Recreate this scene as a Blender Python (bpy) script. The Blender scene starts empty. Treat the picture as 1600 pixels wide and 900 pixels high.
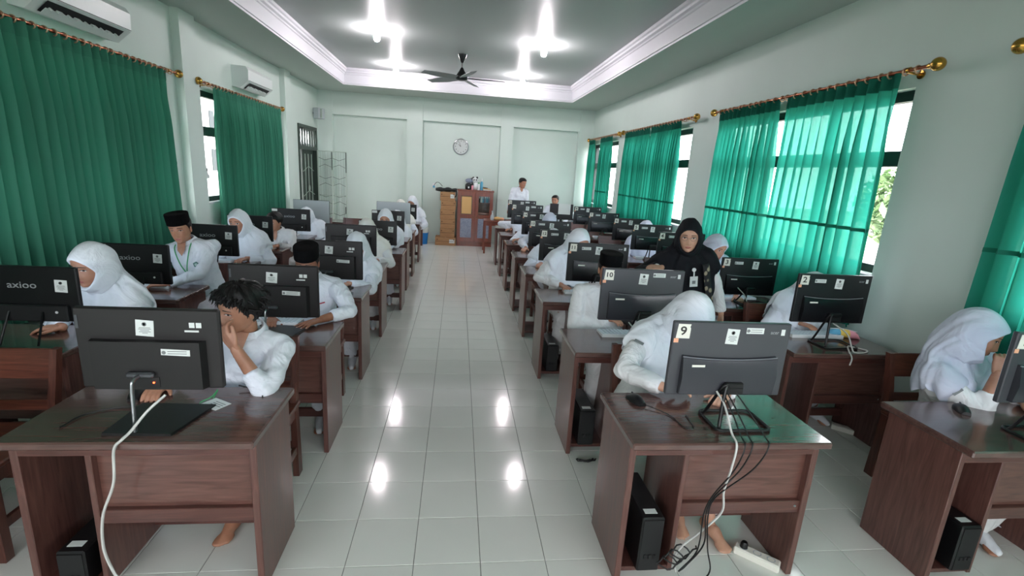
import bpy, math, random
import numpy as np
from mathutils import Vector, Matrix
from math import sin, cos, pi, radians as rad

scene = bpy.context.scene
col = scene.collection
random.seed(7)

# ------------------------------------------------------------------ camera
CAM_F, CAM_YAW, CAM_PITCH, CAM_ROLL, CAM_H = 756.0, 0.1212, 0.2345, 0.0617, 1.736
_f = Vector((sin(CAM_YAW)*cos(CAM_PITCH), cos(CAM_YAW)*cos(CAM_PITCH), -sin(CAM_PITCH)))
_r = Vector((cos(CAM_YAW), -sin(CAM_YAW), 0)); _u = _r.cross(_f)
CR = cos(CAM_ROLL)*_r + sin(CAM_ROLL)*_u
CU = -sin(CAM_ROLL)*_r + cos(CAM_ROLL)*_u
CF = _f
cam = bpy.data.cameras.new('camera'); camo = bpy.data.objects.new('camera', cam); col.objects.link(camo)
cam.sensor_width = 36; cam.lens = CAM_F/1600*36; cam.clip_start = 0.05; cam.clip_end = 200
camo.matrix_world = Matrix(((CR.x, CU.x, -CF.x, 0), (CR.y, CU.y, -CF.y, 0), (CR.z, CU.z, -CF.z, CAM_H), (0, 0, 0, 1)))
scene.camera = camo
CAMP = Vector((0, 0, CAM_H))
def to_px(p):
    d = Vector(p)-CAMP; z = d.dot(CF)
    return 800+CAM_F*d.dot(CR)/z, 450-CAM_F*d.dot(CU)/z, z
def px_y(x, y, Y):      # the point at depth Y seen at a pixel
    d = CF+CR*((x-800)/CAM_F)+CU*((450-y)/CAM_F); return CAMP+d*(Y/d.y)
def px_z(x, y, Z):      # the point at height Z seen at a pixel
    d = CF+CR*((x-800)/CAM_F)+CU*((450-y)/CAM_F); return CAMP+d*((Z-CAM_H)/d.z)

# ------------------------------------------------------------------ world, lights, exposure
vs = scene.view_settings
vs.view_transform = 'Standard'; vs.look = 'None'; vs.gamma = 1; vs.use_curve_mapping = False
vs.exposure = EXPOSURE = 1.27
scene.cycles.use_denoising = True
scene.cycles.max_bounces = 10; scene.cycles.diffuse_bounces = 6; scene.cycles.transparent_max_bounces = 16
scene.cycles.sample_clamp_indirect = 6
scene.cycles.caustics_reflective = False; scene.cycles.caustics_refractive = False
w = bpy.data.worlds.new('overcast_sky'); scene.world = w; w.use_nodes = True
wn = w.node_tree.nodes; bg = wn['Background']
bg.inputs[0].default_value = (1.0, 0.935, 1.02, 1); bg.inputs[1].default_value = SKY = 7.0
LAMP_W = 12.5
WIN_R = [(-2.35, -0.75), (-0.1, 2.36), (3.24, 5.83), (6.5, 9.15), (9.62, 11.55)]   # right wall windows, along y
WIN_L = [(-2.35, -0.8), (-0.1, 2.6), (3.2, 5.85), (6.45, 9.1)]  # left wall; the first one is unseen, added uncurtained for neutral daylight
WZ0, WZT, WZ1 = 1.15, 2.0, 2.47
XW = 3.10; YB = 11.7; YF = -2.6; ZS = 3.22; ZC = 3.52
WIN_FILL = [(-2.7, -.25), (.25, 2.7)]                       # unseen windows added behind the photographer for fill daylight, along x
def portal(name, x, y0, y1, sgn):
    l = bpy.data.lights.new(name, 'AREA'); l.shape = 'RECTANGLE'; l.size = WZ1-WZ0; l.size_y = y1-y0
    l.cycles.is_portal = True
    o = bpy.data.objects.new(name, l); col.objects.link(o)
    o.location = (x, (y0+y1)/2, (WZ0+WZ1)/2); o.rotation_euler = (0, sgn*pi/2, 0)
for a, b in WIN_R: portal('sky_portal', XW+0.16, a, b, 1)
for a, b in WIN_L: portal('sky_portal', -XW-0.16, a, b, -1)
for a, b in WIN_FILL:
    l = bpy.data.lights.new('sky_portal', 'AREA'); l.shape = 'RECTANGLE'; l.size = b-a; l.size_y = WZ1-WZ0; l.cycles.is_portal = True
    o = bpy.data.objects.new('sky_portal', l); col.objects.link(o); o.location = ((a+b)/2, YF-.16, (WZ0+WZ1)/2); o.rotation_euler = (pi/2, 0, 0)

# ------------------------------------------------------------------ helpers
NUM = ['zero', 'one', 'two', 'three', 'four', 'five', 'six', 'seven', 'eight', 'nine', 'ten', 'eleven', 'twelve', 'thirteen', 'fourteen', 'fifteen', 'sixteen']
def tag(o, label=None, cat=None, group=None, kind=None):
    if label: o['label'] = label
    if cat: o['category'] = cat
    if group: o['group'] = group
    if kind: o['kind'] = kind
    return o
def empty(name, loc=(0, 0, 0), rz=0, label=None, cat=None, group=None):
    o = bpy.data.objects.new(name, None); col.objects.link(o)
    o.location = loc; o.rotation_euler = (0, 0, rz); o.empty_display_size = 0.1
    return tag(o, label, cat, group)
def link(name, me, parent=None, loc=None):
    o = bpy.data.objects.new(name, me); col.objects.link(o)
    if parent: o.parent = parent
    if loc is not None: o.location = loc
    return o
def copy_tree(o, parent=None):
    c = o.copy(); col.objects.link(c); c.parent = parent
    for ch in KIDS(o): copy_tree(ch, c)
    return c
def KIDS(o): return list(o.children)
class MB:
    def __init__(s): s.v = []; s.f = []; s.m = []
    def add(s, vs_, fs, mi=0):
        n = len(s.v); s.v += [tuple(p) for p in vs_]
        for f in fs: s.f.append(tuple(i+n for i in f)); s.m.append(mi)
        return s
    def box(s, c, d, ch=0.0, R=None, mi=0):
        hx, hy, hz = d[0]/2, d[1]/2, d[2]/2
        if ch <= 0:
            P = [(x, y, z) for x in (-hx, hx) for y in (-hy, hy) for z in (-hz, hz)]
            F = [(0, 1, 3, 2), (4, 6, 7, 5), (0, 4, 5, 1), (2, 3, 7, 6), (0, 2, 6, 4), (1, 5, 7, 3)]
        else:
            ch = min(ch, hx*.9, hy*.9, hz*.9); P = []; idx = {}
            for a in (-1, 1):
                for b in (-1, 1):
                    for e in (-1, 1):
                        for k in range(3):
                            q = [a*hx, b*hy, e*hz]; q2 = [a*(hx-ch), b*(hy-ch), e*(hz-ch)]; q2[k] = q[k]
                            idx[(a, b, e, k)] = len(P); P.append(tuple(q2))
            F = []
            for k in range(3):
                i, j = (k+1) % 3, (k+2) % 3
                for sg in (-1, 1):
                    loop = []
                    for (p, q) in ((-1, -1), (1, -1), (1, 1), (-1, 1)):
                        t = [0, 0, 0]; t[k] = sg; t[i] = p; t[j] = q; loop.append(idx[(*t, k)])
                    F.append(tuple(loop if sg > 0 else loop[::-1]))
                for p in (-1, 1):
                    for q in (-1, 1):
                        t1 = [0, 0, 0]; t1[i] = p; t1[j] = q; t2 = list(t1); t1[k] = -1; t2[k] = 1
                        lp = (idx[(*t1, i)], idx[(*t2, i)], idx[(*t2, j)], idx[(*t1, j)])
                        F.append(lp if p*q < 0 else lp[::-1])
            for a in (-1, 1):
                for b in (-1, 1):
                    for e in (-1, 1):
                        lp = (idx[(a, b, e, 0)], idx[(a, b, e, 1)], idx[(a, b, e, 2)])
                        F.append(lp if a*b*e > 0 else lp[::-1])
        c = Vector(c)
        P = [c+(R@Vector(p) if R else Vector(p)) for p in P]
        return s.add(P, F, mi)
    def span(s, x0, x1, y0, y1, z0, z1, ch=0, mi=0):
        return s.box(((x0+x1)/2, (y0+y1)/2, (z0+z1)/2), (x1-x0, y1-y0, z1-z0), ch, None, mi)
    def tube(s, pts, r, n=8, closed=False, mi=0, cap=True, flat=None):
        pts = [Vector(p) for p in pts]; N = len(pts)
        rs = r if isinstance(r, (list, tuple)) else [r]*N
        V = []; prev = None
        for i, p in enumerate(pts):
            a = pts[(i-1) % N] if (closed or i > 0) else p; b = pts[(i+1) % N] if (closed or i < N-1) else p
            t = (b-a).normalized()
            if prev is None:
                u = t.cross(Vector((0, 0, 1)));  u = u if u.length > 1e-3 else t.cross(Vector((1, 0, 0)))
            else: u = prev-t*prev.dot(t)
            u.normalize(); prev = u; v = t.cross(u)
            fl = flat or 1
            for k in range(n): V.append(p+rs[i]*(cos(2*pi*k/n)*u*fl+sin(2*pi*k/n)*v))
        F = []
        for i in range(N if closed else N-1):
            j = (i+1) % N
            for k in range(n): F.append((i*n+k, i*n+(k+1) % n, j*n+(k+1) % n, j*n+k))
        if not closed and cap: F += [tuple(range(n))[::-1], tuple((N-1)*n+k for k in range(n))]
        return s.add(V, F, mi)
    def lathe(s, prof, c=(0, 0, 0), n=24, sx=1, sy=1, R=None, mi=0):
        V = []; c = Vector(c)
        for (r, z) in prof:
            for k in range(n):
                p = Vector((r*sx*cos(2*pi*k/n), r*sy*sin(2*pi*k/n), z)); V.append(c+(R@p if R else p))
        F = []
        for i in range(len(prof)-1):
            for k in range(n): F.append((i*n+k, i*n+(k+1) % n, (i+1)*n+(k+1) % n, (i+1)*n+k))
        F += [tuple(range(n))[::-1], tuple((len(prof)-1)*n+k for k in range(n))]
        return s.add(V, F, mi)
    def ball(s, c, r, n=12, m=8, sc=(1, 1, 1), R=None, mi=0):
        V = []; c = Vector(c)
        def q(p): p = Vector((p[0]*sc[0], p[1]*sc[1], p[2]*sc[2]))*r; return c+(R@p if R else p)
        V.append(q((0, 0, -1)))
        for i in range(1, m):
            t = -pi/2+pi*i/m
            for k in range(n): V.append(q((cos(t)*cos(2*pi*k/n), cos(t)*sin(2*pi*k/n), sin(t))))
        V.append(q((0, 0, 1))); F = []
        for k in range(n): F.append((0, 1+(k+1) % n, 1+k))
        for i in range(m-2):
            for k in range(n): a = 1+i*n; b = a+n; F.append((a+k, a+(k+1) % n, b+(k+1) % n, b+k))
        L = len(V)-1; a = L-n
        for k in range(n): F.append((a+k, a+(k+1) % n, L))
        return s.add(V, F, mi)
    def prism(s, o2, h0, h1, ax='z', mi=0):
        def mp(p, h): return {'z': (p[0], p[1], h), 'y': (p[0], h, p[1]), 'x': (h, p[0], p[1])}[ax]
        n = len(o2); V = [mp(p, h0) for p in o2]+[mp(p, h1) for p in o2]
        F = [tuple(range(n))[::-1], tuple(range(n, 2*n))]+[(k, (k+1) % n, n+(k+1) % n, n+k) for k in range(n)]
        if ax == 'y': F = [f[::-1] for f in F]
        return s.add(V, F, mi)
    def grid(s, P, mi=0, wrap=False):
        R_, C_ = len(P), len(P[0]); V = [p for row in P for p in row]; F = []
        for i in range(R_-1):
            for k in range(C_ if wrap else C_-1):
                k2 = (k+1) % C_; F.append((i*C_+k, i*C_+k2, (i+1)*C_+k2, (i+1)*C_+k))
        return s.add(V, F, mi)
    def mesh(s, name, mats, smooth=None, flip=False):
        me = bpy.data.meshes.new(name); me.from_pydata(s.v, [], s.f)
        for m in (mats if isinstance(mats, (list, tuple)) else [mats]): me.materials.append(m)
        if any(s.m): me.polygons.foreach_set('material_index', s.m)
        if smooth:
            me.polygons.foreach_set('use_smooth', [True]*len(me.polygons))
            if smooth < 179: me.set_sharp_from_angle(angle=rad(smooth))
        me.update(); return me
    def build(s, name, mats, parent=None, loc=None, smooth=None, origin=None):
        if origin is not None:
            o_ = Vector(origin); s.v = [tuple(Vector(p)-o_) for p in s.v]
            if parent is None: loc = o_
        return link(name, s.mesh(name, mats, smooth), parent, loc)
def arc(c, r, a0, a1, n, plane='xz'):
    out = []
    for i in range(n+1):
        a = a0+(a1-a0)*i/n; p, q = r*cos(a), r*sin(a)
        out.append(Vector(c)+Vector({'xz': (p, 0, q), 'xy': (p, q, 0), 'yz': (0, p, q)}[plane]))
    return out
def spline(pts, k=8):
    P = [Vector(p) for p in pts]; P = [2*P[0]-P[1]]+P+[2*P[-1]-P[-2]]; out = []
    for i in range(1, len(P)-2):
        for j in range(k):
            t = j/k; a, b, c, d = P[i-1:i+3]
            out.append(.5*((2*b)+(c-a)*t+(2*a-5*b+4*c-d)*t*t+(3*b-a-3*c+d)*t**3))
    return out+[P[-2]]

# ------------------------------------------------------------------ materials
def lin(c):
    return tuple((x/255/12.92 if x/255 <= .04045 else ((x/255+.055)/1.055)**2.4) for x in c)+(1,)
def mat(name, rgb, rough=.5, metal=0, spec=.5, coat=0, emit=None, sheen=0):
    m = bpy.data.materials.new(name); m.use_nodes = True; b = m.node_tree.nodes['Principled BSDF']
    b.inputs['Base Color'].default_value = lin(rgb); b.inputs['Roughness'].default_value = rough
    b.inputs['Metallic'].default_value = metal; b.inputs['Specular IOR Level'].default_value = spec
    if coat: b.inputs['Coat Weight'].default_value = coat; b.inputs['Coat Roughness'].default_value = .08
    if sheen: b.inputs['Sheen Weight'].default_value = sheen
    if emit: b.inputs['Emission Color'].default_value = lin(emit[0]); b.inputs['Emission Strength'].default_value = emit[1]
    return m
def nodes(m): return m.node_tree.nodes, m.node_tree.links, m.node_tree.nodes['Principled BSDF']
def noise_col(m, c1, c2, scale=(1, 1, 1), nscale=6, detail=6, lo=.35, hi=.65, bump=0, bdist=.01, rough=None, distort=0):
    N, L, b = nodes(m)
    tc = N.new('ShaderNodeTexCoord'); mp = N.new('ShaderNodeMapping'); mp.inputs['Scale'].default_value = scale
    nz = N.new('ShaderNodeTexNoise'); nz.inputs['Scale'].default_value = nscale; nz.inputs['Detail'].default_value = detail
    nz.inputs['Distortion'].default_value = distort
    rp = N.new('ShaderNodeValToRGB'); rp.color_ramp.elements[0].position = lo; rp.color_ramp.elements[1].position = hi
    rp.color_ramp.elements[0].color = lin(c1); rp.color_ramp.elements[1].color = lin(c2)
    L.new(tc.outputs['Object'], mp.inputs[0]); L.new(mp.outputs[0], nz.inputs['Vector']); L.new(nz.outputs[0], rp.inputs[0])
    L.new(rp.outputs[0], b.inputs['Base Color'])
    if bump:
        bp = N.new('ShaderNodeBump'); bp.inputs['Strength'].default_value = bump; bp.inputs['Distance'].default_value = bdist
        L.new(nz.outputs[0], bp.inputs['Height']); L.new(bp.outputs[0], b.inputs['Normal'])
    if rough:
        mr = N.new('ShaderNodeMapRange'); mr.inputs[3].default_value = rough[0]; mr.inputs[4].default_value = rough[1]
        L.new(nz.outputs[0], mr.inputs[0]); L.new(mr.outputs[0], b.inputs['Roughness'])
    return m
def wood(name, c1, c2, axis, rough=(.25, .45), coat=.25):
    sc = {'x': (1.2, 14, 14), 'y': (14, 1.2, 14), 'z': (14, 14, 1.2)}[axis]
    return noise_col(mat(name, c1, .35, coat=coat), c1, c2, sc, 3.0, 8, .3, .75, .12, .003, rough, 1.2)
M = {}
M['wall'] = noise_col(mat('mint_paint', (204, 217, 210), .55), (201, 214, 207), (207, 220, 213), (1, 1, 1), 1.2, 3, .3, .7, .04, .004)
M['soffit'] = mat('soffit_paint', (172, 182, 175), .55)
M['ceil'] = mat('gloss_ceiling_panel', (164, 170, 168), .4, spec=.2)
M['cove'] = mat('white_cornice', (206, 206, 211), .5)
M['tile'] = noise_col(mat('ceramic_tile', (224, 225, 219), .1, spec=.6), (221, 222, 216), (227, 228, 222), (1, 1, 1), 2.2, 3, .3, .7, 0, 0, (.07, .16))
M['grout'] = mat('grout', (112, 114, 108), .9)
M['wx'] = wood('desk_wood_across', (70, 40, 36), (102, 64, 56), 'x')
M['wy'] = wood('desk_wood_deep', (68, 39, 35), (98, 62, 55), 'y')
M['wz'] = wood('desk_wood_upright', (76, 46, 42), (112, 76, 68), 'z')
M['wpanel'] = wood('desk_wood_front_panel', (80, 50, 44), (112, 76, 67), 'x')
M['top'] = wood('desk_wood_top', (76, 54, 50), (102, 74, 68), 'x', (.12, .28), .5)
M['chair'] = wood('chair_wood', (68, 36, 30), (104, 60, 48), 'z')
M['chairx'] = wood('chair_wood_across', (74, 38, 30), (114, 64, 48), 'x')
M['cabwood'] = wood('cabinet_wood', (98, 40, 24), (136, 62, 38), 'z')
M['blk'] = mat('black_plastic', (11, 11, 13), .42)
M['blk2'] = mat('black_plastic_rough', (13, 13, 15), .6)
M['gry'] = mat('charcoal_housing', (66, 67, 72), .38)
M['gry2'] = mat('charcoal_back_cover', (52, 53, 59), .22)
M['trim'] = mat('cover_trim', (128, 130, 136), .3)
M['gryd'] = mat('dark_charcoal_housing', (27, 29, 31), .4)
M['gryd2'] = mat('dark_charcoal_cover', (20, 21, 24), .25)
M['brn'] = mat('warm_black_housing', (24, 20, 21), .45)
M['brn2'] = mat('warm_black_cover', (18, 15, 16), .5)
M['silver'] = mat('brushed_silver', (170, 172, 175), .3, 1)
M['steelgrey'] = mat('grey_metal', (92, 94, 98), .4, .7)
M['wht'] = mat('white_plastic', (222, 224, 224), .4)
M['whtgrey'] = mat('pale_grey_shell', (176, 184, 188), .35)
M['paper'] = mat('white_paper', (216, 220, 218), .8)
M['cream'] = mat('cream_paper', (224, 222, 212), .8)
M['orange'] = mat('orange_tag', (232, 168, 136), .7)
M['ink'] = mat('grey_ink', (120, 124, 124), .8)
M['inkd'] = mat('dark_ink', (52, 50, 48), .8)
M['logo'] = mat('logo_silver', (165, 167, 170), .35, .3)
M['screen'] = mat('lit_screen', (30, 34, 40), .2, emit=((190, 205, 220), 1.2))
M['led'] = mat('red_led', (200, 60, 30), .4, emit=((255, 80, 40), 4))
M['ringm'] = mat('curtain_ring', (206, 166, 134), .35, .6)
M['rod'] = mat('copper_rod', (150, 92, 66), .3, .9)
M['brass'] = mat('brass', (196, 150, 74), .22, 1)
M['frame'] = mat('dark_green_window_frame', (32, 48, 46), .5)
M['fan'] = mat('black_enamel', (14, 14, 15), .3)
M['fanblade'] = mat('fan_blade', (128, 134, 134), .4)
M['bulb'] = mat('lit_bulb', (255, 250, 245), .4, emit=((255, 244, 250), LAMP_W/(pi*.0185)))
M['ac'] = mat('ac_shell', (222, 228, 226), .35)
M['acdark'] = mat('ac_slot', (52, 54, 56), .5)
M['gate'] = mat('pale_green_grille', (176, 190, 180), .4, .3)
M['gatedark'] = mat('dark_grille', (66, 74, 70), .4, .3)
M['door'] = mat('dark_green_door', (40, 54, 46), .4)
M['card'] = noise_col(mat('cardboard', (164, 122, 84), .85), (156, 114, 78), (172, 130, 92), (1, 1, 6), 5, 4)
M['carddark'] = mat('cardboard_shadow_hole', (70, 48, 34), .9)
M['tape'] = mat('packing_tape', (190, 160, 120), .4)
M['bluepanel'] = noise_col(mat('blue_grey_cloth_panel', (136, 143, 162), .8), (122, 130, 152), (156, 162, 178), (1, 1, 1), 40, 3)
M['tanpaper'] = mat('tan_paper', (214, 170, 112), .8)
M['bin'] = mat('blue_bin', (34, 128, 206), .4)
M['green'] = mat('green_ribbon', (60, 150, 92), .6)
M['white_cable'] = mat('white_cable', (196, 196, 192), .5)
M['black_cable'] = mat('black_cable', (14, 14, 15), .5)
M['skin'] = noise_col(mat('skin', (168, 118, 92), .5), (160, 110, 86), (176, 126, 100), (1, 1, 1), 22, 3, .3, .7)
M['skin2'] = noise_col(mat('light_skin', (190, 146, 122), .5), (184, 138, 114), (198, 154, 130), (1, 1, 1), 22, 3, .3, .7)
M['skin3'] = noise_col(mat('brown_skin', (138, 90, 66), .5), (130, 84, 62), (146, 98, 74), (1, 1, 1), 22, 3, .3, .7)
for k in ('skin', 'skin2', 'skin3'):
    b = nodes(M[k])[2]; b.inputs['Subsurface Weight'].default_value = .08; b.inputs['Subsurface Radius'].default_value = (.01, .004, .002)
def cloth(name, c1, c2, bump=.55):
    return noise_col(mat(name, c1, .85, spec=.2), c1, c2, (1, 1, 1), 6, 3, .3, .7, bump, .06, None, 1.6)
M['shirt'] = cloth('white_shirt_cloth', (214, 217, 226), (224, 227, 234))
M['shirtw'] = cloth('warm_white_shirt_cloth', (214, 214, 214), (224, 224, 224))
M['hijab'] = cloth('white_hijab_cloth', (218, 221, 227), (226, 229, 234), .3)
M['hijabg'] = cloth('grey_white_hijab_cloth', (192, 196, 212), (202, 206, 220), .3)
M['hijabc'] = cloth('cream_white_hijab_cloth', (222, 220, 212), (230, 228, 220), .3)
M['hijabk'] = cloth('black_hijab_cloth', (20, 21, 25), (28, 29, 34), .12)
M['peci'] = mat('black_velvet', (7, 7, 8), .95, spec=.1)
M['hair'] = noise_col(mat('black_hair', (10, 8, 8), .5, spec=.3), (6, 5, 5), (18, 15, 14), (30, 30, 4), 8, 4, .3, .7, .3, .004)
M['lip'] = mat('lips', (150, 84, 76), .45)
M['eyew'] = mat('eye_white', (205, 200, 196), .3)
M['iris'] = mat('dark_iris', (24, 16, 14), .2)
M['brow'] = mat('eyebrow', (38, 28, 26), .8)
M['nail'] = mat('nail', (200, 160, 145), .35)
M['red'] = mat('red_trim', (170, 40, 60), .6)
M['emblem'] = mat('green_grey_emblem', (70, 112, 104), .7)
M['emblemw'] = mat('pale_emblem', (170, 190, 184), .7)
M['blue'] = mat('blue_fabric', (92, 160, 190), .8); M['yel'] = mat('yellow_fabric', (222, 186, 84), .8); M['pink'] = mat('pink_fabric', (226, 150, 164), .8)
M['outw'] = mat('outside_white_wall', (224, 226, 222), .8); M['outd'] = mat('outside_dark_opening', (40, 44, 46), .8)
M['leaf'] = noise_col(mat('leaf_green', (150, 172, 130), .7), (136, 160, 116), (176, 192, 156), (1, 1, 1), 4, 3)
M['ground'] = mat('outside_ground', (150, 146, 134), .9)
# glass: clear with a faint reflection
def glassm():
    m = bpy.data.materials.new('window_glass'); m.use_nodes = True; N, L = m.node_tree.nodes, m.node_tree.links
    N.remove(N['Principled BSDF']); t = N.new('ShaderNodeBsdfTransparent'); t.inputs[0].default_value = (.93, .97, .95, 1)
    g = N.new('ShaderNodeBsdfGlossy'); g.inputs['Roughness'].default_value = .03
    mx = N.new('ShaderNodeMixShader'); mx.inputs[0].default_value = .06
    L.new(t.outputs[0], mx.inputs[1]); L.new(g.outputs[0], mx.inputs[2])
    L.new(mx.outputs[0], N['Material Output'].inputs[0]); return m
M['glass'] = glassm()
def curtainm(name, dif, tra, mix, sheer=0):
    m = bpy.data.materials.new(name); m.use_nodes = True; N, L = m.node_tree.nodes, m.node_tree.links
    N.remove(N['Principled BSDF'])
    d = N.new('ShaderNodeBsdfDiffuse'); d.inputs[0].default_value = lin(dif)
    t = N.new('ShaderNodeBsdfTranslucent'); t.inputs[0].default_value = lin(tra)
    mx = N.new('ShaderNodeMixShader'); mx.inputs[0].default_value = mix
    tc = N.new('ShaderNodeTexCoord'); nz = N.new('ShaderNodeTexNoise'); nz.inputs['Scale'].default_value = 300; nz.inputs['Detail'].default_value = 1
    bp = N.new('ShaderNodeBump'); bp.inputs['Strength'].default_value = .12; bp.inputs['Distance'].default_value = .002
    L.new(tc.outputs['Object'], nz.inputs['Vector']); L.new(nz.outputs[0], bp.inputs['Height']); L.new(bp.outputs[0], d.inputs['Normal'])
    L.new(d.outputs[0], mx.inputs[1]); L.new(t.outputs[0], mx.inputs[2]); out = mx
    if sheer:
        tr = N.new('ShaderNodeBsdfTransparent'); tr.inputs[0].default_value = lin((170, 225, 212)); m2 = N.new('ShaderNodeMixShader'); m2.inputs[0].default_value = sheer
        L.new(mx.outputs[0], m2.inputs[1]); L.new(tr.outputs[0], m2.inputs[2]); out = m2
    L.new(out.outputs[0], N['Material Output'].inputs[0]); return m
M['curR'] = curtainm('sheer_green_curtain', (52, 130, 112), (46, 156, 136), .55, .045)
M['curRd'] = curtainm('double_green_curtain', (42, 108, 92), (18, 92, 76), .32)
M['curL'] = curtainm('green_curtain', (76, 138, 116), (20, 90, 72), .1)
M['curLd'] = curtainm('green_curtain_seam', (71, 131, 110), (18, 86, 69), .1)
# patterned shawl
m = mat('patterned_shawl', (30, 28, 28), .8); N, L, b = nodes(m)
tc = N.new('ShaderNodeTexCoord'); vo = N.new('ShaderNodeTexVoronoi'); vo.inputs['Scale'].default_value = 16
rp = N.new('ShaderNodeValToRGB'); rp.color_ramp.elements[0].position = .22; rp.color_ramp.elements[0].color = lin((150, 138, 116))
rp.color_ramp.elements[1].position = .34; rp.color_ramp.elements[1].color = lin((24, 23, 25))
L.new(tc.outputs['Object'], vo.inputs['Vector']); L.new(vo.outputs['Distance'], rp.inputs[0]); L.new(rp.outputs[0], b.inputs['Base Color']); M['shawl'] = m

# ------------------------------------------------------------------ lettering meshes, made once
TXT = {}
def make_text(sn):
    cu = bpy.data.curves.new('lettering', 'FONT'); cu.body = sn; cu.size = 1; cu.extrude = .01; cu.offset = .022 if sn[0].isdigit() else .008; cu.align_x = 'CENTER'; cu.align_y = 'CENTER'; cu.resolution_u = 3
    o = bpy.data.objects.new('lettering', cu); col.objects.link(o); return o
_t = {k: make_text(k) for k in ['1', '2', '3', '4', '5', '6', '7', '8', '9', '10', '11', '12', '13', '14', '15', '16', 'axioo', 'acer']}
dg = bpy.context.evaluated_depsgraph_get()
for k, o in _t.items(): TXT[k] = bpy.data.meshes.new_from_object(o.evaluated_get(dg))
for o in _t.values(): bpy.data.objects.remove(o)
def text_obj(sn, name, size, m, parent, loc, rot=(pi/2, 0, 0), bold=1.0):
    me = TXT[sn].copy(); me.name = name; me.materials.clear(); me.materials.append(m)
    o = link(name, me, parent, loc); o.rotation_euler = rot; o.scale = (size*bold, size, size*.1); return o

# ------------------------------------------------------------------ room shell
fl = MB(); fl.span(-XW-.15, XW+.15, YF, YB+.15, -.08, -.0035)
floor = tag(fl.build('floor', M['grout']), 'white glossy ceramic tile floor with grey grout lines', 'floor', kind='structure')
T = .30; OX, OY = .1575, 2.447
tm = MB(); a, g, hh = .1486, .1472, -.0006
tm.v = [(-a, -a, -.0035), (a, -a, -.0035), (a, a, -.0035), (-a, a, -.0035), (-a, -a, hh-.0008), (a, -a, hh-.0008), (a, a, hh-.0008), (-a, a, hh-.0008), (-g, -g, 0), (g, -g, 0), (g, g, 0), (-g, g, 0)]
tm.f = [(8, 9, 10, 11)]+[(i, (i+1) % 4, 4+(i+1) % 4, 4+i) for i in range(4)]+[(4+i, 4+(i+1) % 4, 8+(i+1) % 4, 8+i) for i in range(4)]; tm.m = [0]*9
tme = tm.mesh('tile', M['tile'])
cells = []
for i in range(-12, 12):
    for j in range(-26, 33):
        x = OX+(i+.5)*T; y = OY+(j+.5)*T
        if abs(x) > XW-.14 or y < YF+.1 or y > YB-.1: 
            cells.append((0, x, y)); continue
        px, py, z = to_px((x, y, 0))
        inn = z > .2 and -30 < px < 1630 and 200 < py < 930
        cells.append(((1/z**2 if inn else 0)*(3 if abs(x) < .9 else 1), x, y))
cells.sort(reverse=True)
rest = MB()
for k, (s_, x, y) in enumerate(cells):
    if k < 300 and s_ > 0: link('tile', tme, floor, (x, y, 0))
    else:
        x0, x1 = max(x-a, -XW), min(x+a, XW); y0, y1 = max(y-a, YF), min(y+a, YB)
        if x1-x0 < .02 or y1-y0 < .02: continue
        rest.span(x0, x1, y0, y1, -.0035, 0)
tag(rest.build('far_tiles', M['tile'], floor), kind='stuff')

def wall_yz(x0, x1, y0, y1, z1, ops):
    m = MB(); ys = sorted(ops); cur = y0
    for (a_, b_, c_, d_) in ys:
        m.span(x0, x1, cur, a_, 0, z1)
        if c_ > 0: m.span(x0, x1, a_, b_, 0, c_)
        m.span(x0, x1, a_, b_, d_, z1); cur = b_
    m.span(x0, x1, cur, y1, 0, z1); return m
ops = [(a_, b_, WZ0, WZ1) for a_, b_ in WIN_R]
tag(wall_yz(XW, XW+.16, YF, YB+.15, ZC+.1, ops).build('wall_right', M['wall']), 'pale mint wall on the right with curtained windows', 'wall', kind='structure')
ops = [(a_, b_, WZ0, WZ1) for a_, b_ in WIN_L]+[(10.14, 11.40, 0, 2.41)]
wl = tag(wall_yz(-XW-.16, -XW, YF, YB+.15, ZC+.1, ops).build('wall_left', M['wall']), 'pale mint wall on the left with long curtains and air conditioners', 'wall', kind='structure')
for y0, y1 in ((6.03, 6.36), (9.27, 9.58), (2.72, 3.05)):
    MB().span(-XW, -XW+.085, y0, y1, 0, ZS).build('pilaster', M['wall'], wl)
wb = tag(MB().span(-XW, XW, YB, YB+.15, 0, ZC+.1).build('wall_back', M['wall']), 'pale mint back wall with pilasters and a raised beam', 'wall', kind='structure')
for x0, x1 in ((-XW, -2.79), (-1.185, -.83), (.93, 1.22), (2.76, XW)):
    MB().span(x0, x1, YB-.14, YB, 0, ZS).build('pilaster', M['wall'], wb)
for x0, x1 in ((-2.79, -1.185), (-.83, .93), (1.22, 2.76)):
    MB().span(x0, x1, YB-.11, YB, 2.745, ZS).build('beam', M['wall'], wb)
wf = MB(); cur = -XW
for a_, b_ in WIN_FILL: wf.span(cur, a_, YF-.16, YF, 0, ZC+.1); wf.span(a_, b_, YF-.16, YF, 0, WZ0); wf.span(a_, b_, YF-.16, YF, WZ1, ZC+.1); cur = b_
wf.span(cur, XW, YF-.16, YF, 0, ZC+.1)
tag(wf.build('wall_front', M['wall']), 'pale mint wall at the front of the room behind the photographer', 'wall', kind='structure')
ce = tag(MB().span(-XW-.16, XW+.16, YF-.15, YB+.15, ZC, ZC+.1).build('ceiling', M['ceil']), 'grey glossy recessed ceiling framed by a dropped border', 'ceiling', kind='structure')
sf = MB(); XI, YI, YI0 = 2.305, 10.5, YF+1.2
sf.span(-XW, -XI, YF, YB, ZS, ZC); sf.span(XI, XW, YF, YB, ZS, ZC); sf.span(-XI, XI, YI, YB, ZS, ZC); sf.span(-XI, XI, YF, YI0, ZS, ZC)
sf.build('soffit', M['soffit'], ce)
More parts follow.
